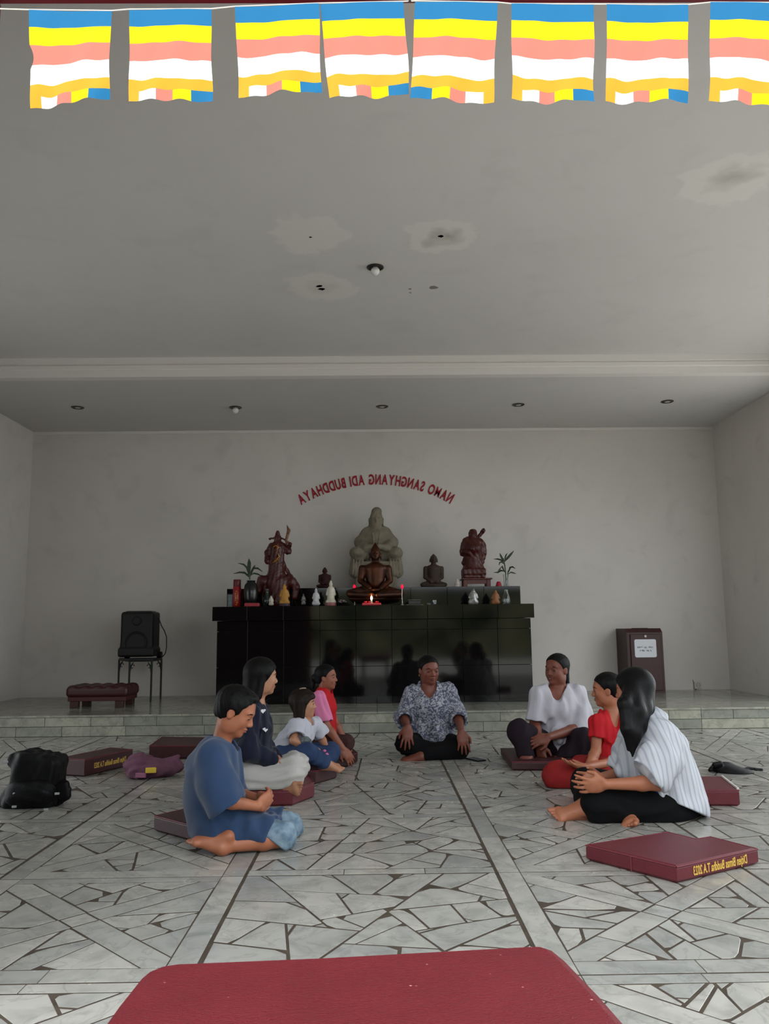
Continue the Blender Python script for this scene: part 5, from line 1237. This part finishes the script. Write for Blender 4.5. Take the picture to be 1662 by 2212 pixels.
S = SDF(.0055); torso(S, J, .92, .016); pe, pd = sleeve(S, [J['shR'], J['elR'], J['wrR']], [.06, .058, .046]); pe2, pd2 = sleeve(S, [J['shL'], J['elL'], J['wrL']], [.055, .05, .04])
S.cap(J['waist'], J['pelvis']+V3(.02, 0, .03), .12, .13, k=.04, axis=(0, 1, 0), sc=1.2); S.cap(q(560, 1640, 4.7), q(588, 1642, 4.66), .05, .035, k=.04); S.fold(0.0091, 49, (0, 0, 1), 5); 
S.cap(hd.p(-.1, 0, -.4), J['neck']+V3(.03, .01, .015), .05, .06, k=.006, mode='s'); S.build('navy_top', NAVY, t)
for (u, v, sz) in ((567, 1537, .012), (569, 1576, .006), (573, 1579, .008), (562, 1618, .010)):
    p0 = q(u, v, 4.61); hp = []
    for kk in range(18):
        a = kk/18*2*math.pi; hp.append((16*math.sin(a)**3/16*sz, (13*math.cos(a)-5*math.cos(2*a)-2*math.cos(3*a)-math.cos(4*a))/16*sz))
    n = len(hp); yy = (.03 if u > 566 else .0)
    V = [(p0[0]+x, p0[1]-.012+yy+.35*x, p0[2]+z) for x, z in hp]+[(p0[0]+x, p0[1]+.02+yy+.35*x, p0[2]+z) for x, z in hp]
    mesh('white_heart', V, [tuple(range(n))[::-1], tuple(range(n, 2*n))]+[(i, (i+1) % n, n+(i+1) % n, n+i) for i in range(n)], mat('white_applique', (226, 226, 230), .7), t)
WTR = mat('white_cotton_trousers', (178, 175, 171), .85, .2, bump=(160, .1)); S = SDF(.0055)
S.cap(J['pelvis']-V3(0, .12, 0), J['pelvis']+V3(0, .12, 0), .115, .115, k=.04)
for Q, r in (('R', .1), ('L', .095)):
    S.cap(J['hip'+Q], J['kn'+Q], r, .072, k=.04); S.cap(J['kn'+Q], J['kn'+Q]*.2+J['an'+Q]*.8, .07, .062, k=.04)
S.cap(q(545, 1684, 4.62), q(626, 1680, 4.62), .07, .058, k=.04); S.cap(q(560, 1697, 4.66), q(598, 1704, 4.62), .05, .04, k=.04)
S.fold(0.0122, 45, (1, 0, .1), 6); S.floor(.088); S.build('white_trousers', WTR, t)

# ---- little girl
J = dict(pelvis=q(618, 1628, 5.40), waist=q(628, 1606, 5.38), chest=q(648, 1582, 5.36), neck=q(660, 1557, 5.36), shR=q(640, 1568, 5.26), shL=q(680, 1564, 5.47),
         elR=q(634, 1600, 5.19), wrR=q(666, 1614, 5.22), elL=q(694, 1594, 5.52), wrL=q(706, 1614, 5.46), hipR=q(620, 1632, 5.31), hipL=q(628, 1630, 5.48),
         knR=q(664, 1624, 5.16), knL=q(716, 1624, 5.50), anR=q(704, 1648, 5.24), anL=q(700, 1646, 5.36))
hd = Head(q(657, 1521, 5.36), (.99, .05, .06), (-.06, 0, 1), .178)
t = person(J['pelvis'], 'little girl with bobbed hair in white t-shirt and blue jeans on a cushion')
body(J, .62, hd, SK2, t, .005, [(J['wrR'], (.9, .3, -.2), (0, .3, -1), -1, dict(sc=.7, curl=.6)), (J['wrL'], (.5, -.3, -.9), (0, -1, -.3), 1, dict(sc=.7, curl=.4))],
     [(J['anR'], (1, .05, -.1), (.1, -.4, 1), -1, .72), (J['anL'], (1, -.1, 0), (0, -.5, 1), 1, .72)], arm=1.1)
hd.face(t, LIP)
S = SDF(.004); hd.hairbase(S, .06, .2, -.45, .05); hd.ell(S, (.2, 0, .25), (.2, .3, .16), .06)
for yy in (-.28, -.1, .12, .28): hd.cap(S, (-.2, yy, .1), (-.3+abs(yy)*.35, yy*1.1, -.5), .17, .14, .06)
hd.cap(S, (-.02, -.30, .1), (-.1, -.33, -.42), .12, .11, .05); S.fold(.002, 150, (0, 0, 1), 3, .06); S.build('hair', M_HAIRB, t)
MB().tube([hd.p(-.12, -.12, .55), hd.p(.0, -.1, .57), hd.p(.1, -.06, .555)], .006, 6).build('hair_clip', mat('pale_clip', (150, 130, 120), .3), t)
S = SDF(.005); torso(S, J, .62, .02); pe, pd = sleeve(S, [J['shR'], q(640, 1592, 5.2)], [.045, .06]); pe2, pd2 = sleeve(S, [J['shL'], q(696, 1586, 5.5)], [.045, .056]); S.cap(J['waist'], J['pelvis']+V3(-.005, 0, .01), .085, .1, k=.03, axis=(0, 1, 0), sc=1.2)
S.fold(0.0106, 63, (.3, 0, 1), 8); S.cap(hd.p(-.05, 0, -.5), J['neck']+V3(.025, 0, .01), .045, .048, k=.004, mode='s')
S.build('t_shirt', mat('white_jersey', (180, 180, 190), .85, .2), t)
S = SDF(.003); S.ell(q(658, 1602, 5.2), (.04, .02, .03), k=.0); S.fold(0.0061, 105, (1, 0, 0), 2); S.build('shirt_print', mat('grey_print_cloth', (110, 116, 118), .8, var=(60, .8), rgb2=(60, 64, 66)), t)
JEAN = mat('blue_denim', (48, 66, 98), .85, .2, var=(14, .6), rgb2=(34, 46, 76), bump=(200, .2)); S = SDF(.005); S.cap(J['pelvis']-V3(0, .07, 0), J['pelvis']+V3(0, .07, 0), .085, .085, k=.03)
for Q in 'RL': S.cap(J['hip'+Q], J['kn'+Q], .07, .056, k=.03); S.cap(J['kn'+Q], J['kn'+Q]*.12+J['an'+Q]*.88, .055, .046, k=.03)
S.cap(J['hipL'], q(712, 1634, 5.44), .06, .055, k=.03); S.fold(0.0091, 59, (1, 0, 0), 9); S.floor(.088); S.build('jeans', JEAN, t)
p0 = q(699, 1629, 5.37); fl_ = MB()
for a in range(5):
    c = p0+V3(.022*math.cos(a*1.257), -.012, .022*math.sin(a*1.257)); fl_.lathe(c, [(.001, -.009), (.011, -.004), (.013, .002), (.006, .009), (.001, .010)], 8)
fl_.build('pink_flower_patch', mat('pink_embroidery', (200, 110, 160), .7), t)

# ---- child in red and pink shirt
J = dict(pelvis=q(697, 1592, 5.98), waist=q(697, 1562, 5.97), chest=q(698, 1526, 5.96), neck=q(700, 1492, 5.96), shR=q(690, 1506, 5.84), shL=q(706, 1504, 6.08), elR=q(704, 1566, 5.80), wrR=q(742, 1618, 5.78), elL=q(722, 1556, 6.1), wrL=q(748, 1606, 6.06),
         hipR=q(697, 1600, 5.90), hipL=q(700, 1598, 6.06), knR=q(746, 1606, 5.86), knL=q(748, 1604, 6.1), anR=q(722, 1640, 5.92), anL=q(724, 1638, 6.05))
hd = Head(q(706, 1463, 5.96), (.95, -.22, .03), (-.03, 0, 1), .178)
t = person(J['pelvis'], 'child in red shirt with pink sleeve leaning a straight arm on the knee'); SK3 = skin('brown_skin', (138, 82, 62)); LIP3 = mat('brown_lips', (92, 46, 42), .5)
body(J, .68, hd, SK3, t, .005, [(J['wrR'], (.55, -.1, -.75), (.2, .4, -.6), -1, dict(sc=.85, curl=.5)), (J['wrL'], (.5, 0, -.8), (-.5, 0, -.6), 1, dict(sc=.8, curl=.5))], [(J['anR'], (.9, -.2, -.1), (0, -.2, 1), -1, .75), (J['anL'], (.9, .1, -.1), (0, 0, 1), 1, .75)], arm=1.25)
hd.face(t, LIP3)
S = SDF(.004); hd.hairbase(S, .018, .28, -.25, .02); hd.ell(S, (-.5, 0, -.02), (.15, .17, .17), .05); hd.cap(S, (-.5, 0, 0), (-.6, 0, -.4), .11, .06, .04); S.fold(.002, 90, (0, 0, 1), 4); S.build('hair', M_HAIR, t)
S = SDF(.005); torso(S, J, .68, .018); S.cap(J['waist'], J['pelvis']-V3(0, 0, 0), .09, .1, k=.03, axis=(0, 1, 0), sc=1.2); pe2, pd2 = sleeve(S, [J['shL'], J['shL']*.4+J['elL']*.6], [.045, .05]); S.cap(J['neck']+V3(.02, -.045, .0), J['neck']+V3(.045, .045, .0), .022, .022, k=.01)
S.fold(0.0076, 59, (0, 0, 1), 10); S.cap(hd.p(-.05, 0, -.45), J['neck']+V3(.03, 0, .015), .044, .046, k=.004, mode='s'); RED = mat('red_polo_cotton', (176, 26, 34), .8, .2, bump=(260, .12)); S.build('red_shirt', RED, t)
S = SDF(.005); pe, pd = sleeve(S, [J['shR']+V3(0, -.006, -.005), J['elR']*.9+J['shR']*.1], [.054, .058]); S.fold(0.0076, 59, (0, 0, 1), 11); S.build('pink_sleeve', mat('pink_cotton', (206, 120, 158), .8, .2), t)
S = SDF(.006)
for Q in 'RL': S.cap(J['hip'+Q], J['kn'+Q], .075, .056, k=.03); S.cap(J['kn'+Q], J['an'+Q], .055, .042, k=.03)
S.cap(J['pelvis']-V3(0, .06, 0), J['pelvis']+V3(0, .06, 0), .085, k=.03); S.fold(0.0076, 59, (1, 0, 0), 12); S.floor(.072); S.build('brown_trousers', mat('dark_brown_cotton', (58, 36, 34), .85, .2), t)

# ---- woman in printed blouse facing the camera
J = dict(pelvis=q(933, 1606, 6.42), waist=q(932, 1572, 6.41), chest=q(930, 1522, 6.38), neck=q(926, 1484, 6.38), shR=q(892, 1497, 6.38), shL=q(968, 1492, 6.38), elR=q(872, 1550, 6.37), elL=q(989, 1546, 6.37), wrR=q(881, 1570, 6.05), wrL=q(997, 1580, 6.04),
         hipR=q(908, 1612, 6.36), hipL=q(958, 1612, 6.36), knR=q(878, 1606, 6.12), knL=q(992, 1614, 6.12), anR=q(945, 1628, 6.12), anL=q(912, 1632, 6.06))
hd = Head(q(927, 1447, 6.36), (.34, -.93, -.1), (.02, -.1, 1), .214)
t = person(J['pelvis'], 'woman in grey and white printed blouse sitting cross-legged facing the camera'); SK4 = skin('dark_brown_skin', (116, 64, 50))
body(J, 1., hd, SK4, t, .005, [(J['wrR'], (-.06, -.42, -.9), (0, .9, -.4), -1, dict(sc=1.02, curl=.34, spread=.1)), (J['wrL'], (.1, -.36, -.92), (0, .9, -.35), 1, dict(sc=1.02, curl=.32, spread=.08))],
     [(J['anL'], (-1, -.25, .05), (-.1, -.5, .8), -1, 1.), (J['anR'], (.9, -.2, 0), (0, -.3, 1), 1, 1.)])
hd.face(t, LIP3)
S = SDF(.0045); hd.hairbase(S, .016, .29, -.24, .04); hd.ell(S, (-.46, 0, -.1), (.17, .2, .18), .06); S.fold(.0015, 90, (0, 0, 1), 5); S.build('hair', M_HAIR, t)
for Q in (-1, 1): MB().lathe(hd.p(-.02, Q*.37, -.17), [(.001, -.012), (.004, -.006), (.004, 0), (.001, .004)], 8).build('earring', mat('gold_earring', (200, 160, 80), .3, .5, .8), t)
m, nt, bs = node_mat('grey_white_batik'); tc = nt.nodes.new('ShaderNodeTexCoord'); vec = tc.outputs['Object']
nz = noise(nt, vec, 34, 2, 2.2); c = mixrgb(nt, maprange(nt, nz, .47, .53, 0, 1), lin(78, 82, 100), lin(162, 162, 172)); n2 = noise(nt, vec, 60, 2, 1.); c = mixrgb(nt, maprange(nt, n2, .56, .62, 0, .7), c, lin(56, 62, 84)); nt.links.new(c, bs.inputs['Base Color']); bs.inputs['Roughness'].default_value = .85
S = SDF(.0055); torso(S, J, 1., .02); pe, pd = sleeve(S, [J['shR'], J['elR'], J['elR']*.62+J['wrR']*.38], [.062, .07, .07]); pe2, pd2 = sleeve(S, [J['shL'], J['elL'], J['elL']*.62+J['wrL']*.38], [.062, .07, .07])
S.cap(J['waist'], J['pelvis']+V3(0, -.06, .03), .125, .15, k=.04, axis=(1, 0, 0), sc=1.25); S.cap(q(945, 1580, 6.22), q(950, 1590, 6.22), .05, .035, k=.06)
for sx in (-1, 1): S.cap(J['neck']+V3(sx*.065, .01, .025), J['neck']+V3(sx*.055, -.09, -.045), .022, .018, k=.01, axis=(0, 1, 0), sc=.8)
S.fold(0.0106, 45, (0, 0, 1), 13); S.cap(J['neck']+V3(0, .01, .1), J['neck']+V3(.0, -.05, .0), .07, .06, k=.004, mode='s'); S.cap(J['neck']+V3(0, -.06, .0), J['neck']+V3(.0, -.16, -.10), .052, .012, k=.004, mode='s'); S.build('printed_blouse', m, t)
BLK = mat('black_trousers', (11, 11, 13), .85, .15); S = SDF(.006); S.cap(J['hipR'], J['hipL'], .12, .12, k=.05)
for Q in 'RL': S.cap(J['hip'+Q], J['kn'+Q], .1, .076, k=.04); S.cap(J['kn'+Q], J['an'+Q]*.85+J['kn'+Q]*.15, .07, .058, k=.04)
S.cap(q(900, 1620, 6.1), q(990, 1628, 6.1), .058, .05, k=.04); S.fold(0.0091, 45, (1, 0, 0), 14); S.floor(.004); S.build('black_trousers', BLK, t)

# ---- laughing woman in plain white shirt
J = dict(pelvis=q(1222, 1612, 6.08), waist=q(1216, 1572, 6.06), chest=q(1205, 1528, 6.03), neck=q(1205, 1487, 6.03), shR=q(1166, 1502, 5.98), shL=q(1248, 1500, 6.05), elR=q(1156, 1562, 5.95), elL=q(1254, 1572, 5.92), wrR=q(1166, 1608, 5.78), wrL=q(1186, 1592, 5.74),
         hipR=q(1200, 1620, 6.0), hipL=q(1246, 1622, 6.0), knR=q(1122, 1580, 5.84), knL=q(1258, 1598, 5.80), anR=q(1138, 1636, 5.74), anL=q(1212, 1642, 5.76))
hd = Head(q(1203, 1446, 6.02), (-.76, -.65, .0), (.04, 0, 1), .222)
t = person(J['pelvis'], 'laughing woman in plain white shirt with forearms crossed over one raised knee')
body(J, 1.08, hd, SK4, t, .005, [(J['wrR'], (.12, -.2, -1), (.7, .6, 0), 1, dict(sc=1.05, curl=.3)), (J['wrL'], (-.95, -.1, -.25), (-.05, .8, -.6), 1, dict(sc=1.05, curl=.45))],
     [(J['anR'], (-.35, -.9, -.05), (0, -.1, 1), 1, 1.), (J['anL'], (-.93, -.3, 0), (0, -.3, 1), -1, 1.)], smile=True)
hd.face(t, LIP3, True)
S = SDF(.0045); hd.hairbase(S, .016, .3, -.24, .05); hd.cap(S, (-.44, 0, -.05), (-.46, .06, -.5), .14, .09, .05); S.fold(.0015, 90, (0, 0, 1), 6); S.build('hair', M_HAIR, t)
S = SDF(.0055); torso(S, J, 1.08, .026); pe, pd = sleeve(S, [J['shR'], J['elR']*.94+J['shR']*.06], [.072, .078]); pe2, pd2 = sleeve(S, [J['shL'], q(1254, 1545, 5.98), q(1250, 1582, 5.93)], [.072, .085, .088], n=(-.35, -.2, -1))
S.cap(J['waist'], J['pelvis']+V3(-.03, -.06, .02), .14, .16, k=.04, axis=(1, 0, 0), sc=1.25); S.cap(q(1206, 1585, 5.88), q(1208, 1598, 5.86), .045, .025, k=.06); S.cap(q(1255, 1560, 6.05), q(1264, 1592, 6.05), .09, .08, k=.05)
S.fold(0.0106, 42, (0, 0, 1), 15); S.cap(hd.p(-.05, 0, -.45), J['neck']+V3(-.01, -.03, .02), .07, .066, k=.004, mode='s'); S.cap(J['neck']+V3(-.02, -.06, .01), J['neck']+V3(-.03, -.16, -.09), .06, .016, k=.004, mode='s')
S.build('white_shirt', mat('plain_white_cotton', (182, 180, 188), .85, .2, bump=(200, .08)), t)
PLUM = mat('dark_plum_trousers', (30, 20, 28), .85, .2); S = SDF(.006); S.cap(J['hipR'], J['hipL'], .125, .125, k=.05)
for Q in 'RL': S.cap(J['hip'+Q], J['kn'+Q], .105, .08, k=.04); S.cap(J['kn'+Q], J['an'+Q]*.88+J['kn'+Q]*.12, .078, .06, k=.04)
S.fold(0.0091, 45, (.4, 0, 1), 16); S.floor(.062); S.build('plum_trousers', PLUM, t)

# ---- girl in red polo
J = dict(pelvis=q(1326, 1660, 5.22), waist=q(1322, 1625, 5.21), chest=q(1320, 1582, 5.2), neck=q(1322, 1540, 5.2), shR=q(1348, 1558, 5.30), shL=q(1292, 1562, 5.12), elL=q(1288, 1622, 5.08), wrL=q(1272, 1652, 4.98), elR=q(1350, 1640, 5.2), wrR=q(1272, 1656, 4.93),
         hipL=q(1300, 1668, 5.14), hipR=q(1345, 1662, 5.28), knL=q(1206, 1676, 5.02), knR=q(1260, 1662, 5.4), anL=q(1262, 1694, 5.0), anR=q(1280, 1690, 5.2))
hd = Head(q(1310, 1490, 5.2), (-.95, .22, -.05), (-.05, 0, 1), .208)
t = person(J['pelvis'], 'girl in red polo shirt and red trousers looking away behind the striped blouse')
SK5 = skin('warm_brown_skin', (164, 102, 74))
body(J, .86, hd, SK5, t, .005, [(J['wrL'], (-.6, -.4, -.5), (0, .2, -1), 1, dict(sc=.9, curl=.5)), (J['wrR'], (-1, -.05, .12), (0, .1, 1), 1, dict(sc=1., curl=.35))], [(J['anL'], (.8, -.3, 0), (0, -.4, 1), 1, .9)])
hd.face(t, LIP)
S = SDF(.0045); hd.hairbase(S, .018, .26, -.22, .03); hd.ell(S, (-.48, 0, .05), (.16, .18, .18), .06); hd.cap(S, (-.5, 0, 0), (-.55, 0, -.5), .12, .07, .05); S.fold(.002, 90, (0, 0, 1), 7); S.build('hair', M_HAIR, t)
S = SDF(.0055); torso(S, J, .86, .02); S.cap(J['waist'], J['pelvis'], .11, .125, k=.03, axis=(1, .4, 0), sc=1.15); pe, pd = sleeve(S, [J['shL'], J['shL']*.45+J['elL']*.55], [.052, .058]); pe2, pd2 = sleeve(S, [J['shR'], J['shR']*.45+J['elR']*.55], [.052, .058])
for sx in (-1, 1): S.cap(J['neck']+V3(sx*.06, -.02, .012), J['neck']+V3(-.01+sx*.03, -.085, -.055), .02, .014, k=.008)
S.fold(0.0091, 49, (0, 0, 1), 17); S.cap(hd.p(-.1, 0, -.45), J['neck']+V3(-.005, -.01, .02), .055, .058, k=.004, mode='s'); S.cap(J['neck']+V3(0, -.05, 0), J['neck']+V3(0, -.13, -.09), .04, .012, k=.004, mode='s'); S.build('red_polo', RED, t)
S = SDF(.006); S.cap(J['hipR'], J['hipL'], .11, .11, k=.05)
for Q in 'RL': S.cap(J['hip'+Q], J['kn'+Q], .1, .082, k=.04); S.cap(J['kn'+Q], J['an'+Q], .08, .066, k=.04)
S.cap(J['knL']-V3(0, 0, .015), J['anL'], .085, .07, k=.03); S.fold(0.0091, 45, (1, 0, 0), 18); S.floor(.004); S.build('red_trousers', mat('dull_red_trousers', (140, 34, 34), .85, .2), t)

# ---- woman in striped white blouse, right foreground
J = dict(pelvis=q(1438, 1722, 4.28), waist=q(1432, 1672, 4.27), chest=q(1412, 1612, 4.26), neck=q(1398, 1548, 4.26), shR=q(1368, 1590, 4.40), shL=q(1428, 1592, 4.12), elL=q(1420, 1692, 4.04), wrL=q(1310, 1694, 4.02), elR=q(1352, 1670, 4.46), wrR=q(1298, 1680, 4.26),
         hipL=q(1446, 1732, 4.22), hipR=q(1432, 1724, 4.38), knL=q(1296, 1732, 4.13), knR=q(1268, 1694, 4.62), anL=V3(q(1362, 1770, 4.12)[0], 4.16, .056), anR=q(1268, 1744, 4.17))
hd = Head(q(1368, 1491, 4.26), (-.78, .62, -.05), (-.08, .02, 1), .212)
t = person(J['pelvis'], 'woman with long straight black hair in white striped blouse and black trousers, right foreground')
body(J, 1., hd, SK5, t, .0045, [(J['wrL'], (-1, .06, -.06), (.0, 1, .2), -1, dict(sc=1., curl=.42, spread=.08)), (J['wrR'], (-1, -.3, -.05), (.0, -1, .15), 1, dict(sc=1., curl=.35, spread=.08))],
     [(J['anR'], (-1, -.12, .06), (-.05, -.55, .8), 1, 1.05), (J['anL'], (-.42, -1, .02), (-.5, 0, 1), -1, 1.)])
hd.face(t, LIP)
S = SDF(.0045); hd.hairbase(S, .055, .25, -.5, .1); hd.cap(S, (-.2, .2, .15), (-.12, .3, -.55), .2, .17, .07); hd.cap(S, (-.15, -.2, .1), (-.15, -.25, -.5), .2, .16, .07); hd.cap(S, (-.28, 0, .1), (-.28, .02, -.5), .25, .2, .08)
lk = [hd.p(-.1, .34, .12), q(1350, 1520, 4.09), q(1355, 1575, 4.06), q(1357, 1620, 4.06)]; lk2 = [hd.p(-.12, .3, .1), q(1374, 1535, 4.11), q(1368, 1585, 4.08), q(1367, 1634, 4.06)]; lk3 = [hd.p(-.3, .1, .1), q(1390, 1530, 4.17), q(1382, 1570, 4.12), q(1372, 1606, 4.07)]
for L, r in ((lk, (.03, .032, .028, .005)), (lk2, (.048, .048, .038, .005)), (lk3, (.045, .042, .034, .01))):
    for i in range(3): S.cap(L[i], L[i+1], r[i], r[i+1], k=.022)
S.build('long_hair', hairmat('glossy_black_hair', (10, 9, 10), .38), t)
m, nt, bs = node_mat('white_striped_cotton'); tc = nt.nodes.new('ShaderNodeTexCoord'); sp = nt.nodes.new('ShaderNodeSeparateXYZ'); nt.links.new(tc.outputs['Object'], sp.inputs[0])
a1 = N(nt, 'ShaderNodeMath', operation='MULTIPLY_ADD', i1=1., i2=0.); nt.links.new(sp.outputs[0], a1.inputs[0]); a3 = N(nt, 'ShaderNodeMath', operation='MULTIPLY_ADD', i1=.08); nt.links.new(sp.outputs[1], a3.inputs[0]); nt.links.new(a1.outputs[0], a3.inputs[2])
a4 = N(nt, 'ShaderNodeMath', operation='MULTIPLY_ADD', i1=.1); nt.links.new(sp.outputs[2], a4.inputs[0]); nt.links.new(a3.outputs[0], a4.inputs[2])
a2 = N(nt, 'ShaderNodeMath', operation='MULTIPLY', i1=250.); nt.links.new(a4.outputs[0], a2.inputs[0]); sn = N(nt, 'ShaderNodeMath', operation='SINE'); nt.links.new(a2.outputs[0], sn.inputs[0])
c = mixrgb(nt, maprange(nt, sn.outputs[0], .2, .8, 0, 1), lin(190, 192, 198), lin(164, 168, 180)); nt.links.new(c, bs.inputs['Base Color']); bs.inputs['Roughness'].default_value = .85
S = SDF(.0055); torso(S, J, 1., .03); S.cap(J['waist']+V3(.0, -.0, 0), J['pelvis']+V3(.035, -.02, -.03), .14, .165, k=.05, axis=(0, 1, 0), sc=1.2); S.cap(q(1440, 1620, 4.22), q(1468, 1690, 4.22), .1, .1, k=.05)
pe, pd = sleeve(S, [J['shL']+V3(0, -.01, 0), q(1425, 1638, 4.07), q(1402, 1680, 4.03)], [.085, .1, .1], .04, n=(-.8, -.05, -.62), hole=False); pe2, pd2 = sleeve(S, [J['shR'], q(1352, 1630, 4.44), q(1342, 1664, 4.42)], [.065, .075, .075], .03)
S.cap(J['neck']+V3(.07, -.05, .0), J['neck']+V3(.05, .05, .0), .03, .03, k=.015); S.cap(q(1375, 1600, 4.3), q(1352, 1665, 4.32), .07, .06, k=.04)
S.fold(0.0122, 42, (.1, 0, 1), 19); S.cap(hd.p(-.1, 0, -.4), J['neck']+V3(-.015, .0, .02), .055, .06, k=.004, mode='s')
S.cut(q(1458, 1736, 4.2), V3(-.42, -.1, -1), .19); S.build('striped_blouse', m, t)
S = SDF(.0055); S.cap(J['hipR'], J['hipL'], .13, .13, k=.05); S.cap(J['pelvis']+V3(.06, -.02, -.055), J['pelvis']+V3(.02, -.05, -.055), .105, .105, k=.04)
for Q in 'RL': S.cap(J['hip'+Q], J['kn'+Q], .11, .084, k=.05); S.cap(J['kn'+Q], J['an'+Q]*.7+J['kn'+Q]*.3, .078, .062, k=.04)
S.cap(q(1292, 1745, 4.13), q(1440, 1750, 4.15), .066, .08, k=.04); S.fold(0.0091, 42, (1, 0, 0), 20); S.floor(.004); S.build('black_trousers', BLK, t)
S = SDF(.004); S.cap(q(1412, 1714, 4.13), q(1440, 1708, 4.12), .022, .02, k=.01); S.build('blue_waistband', mat('cobalt_waistband', (38, 44, 130), .8), t)
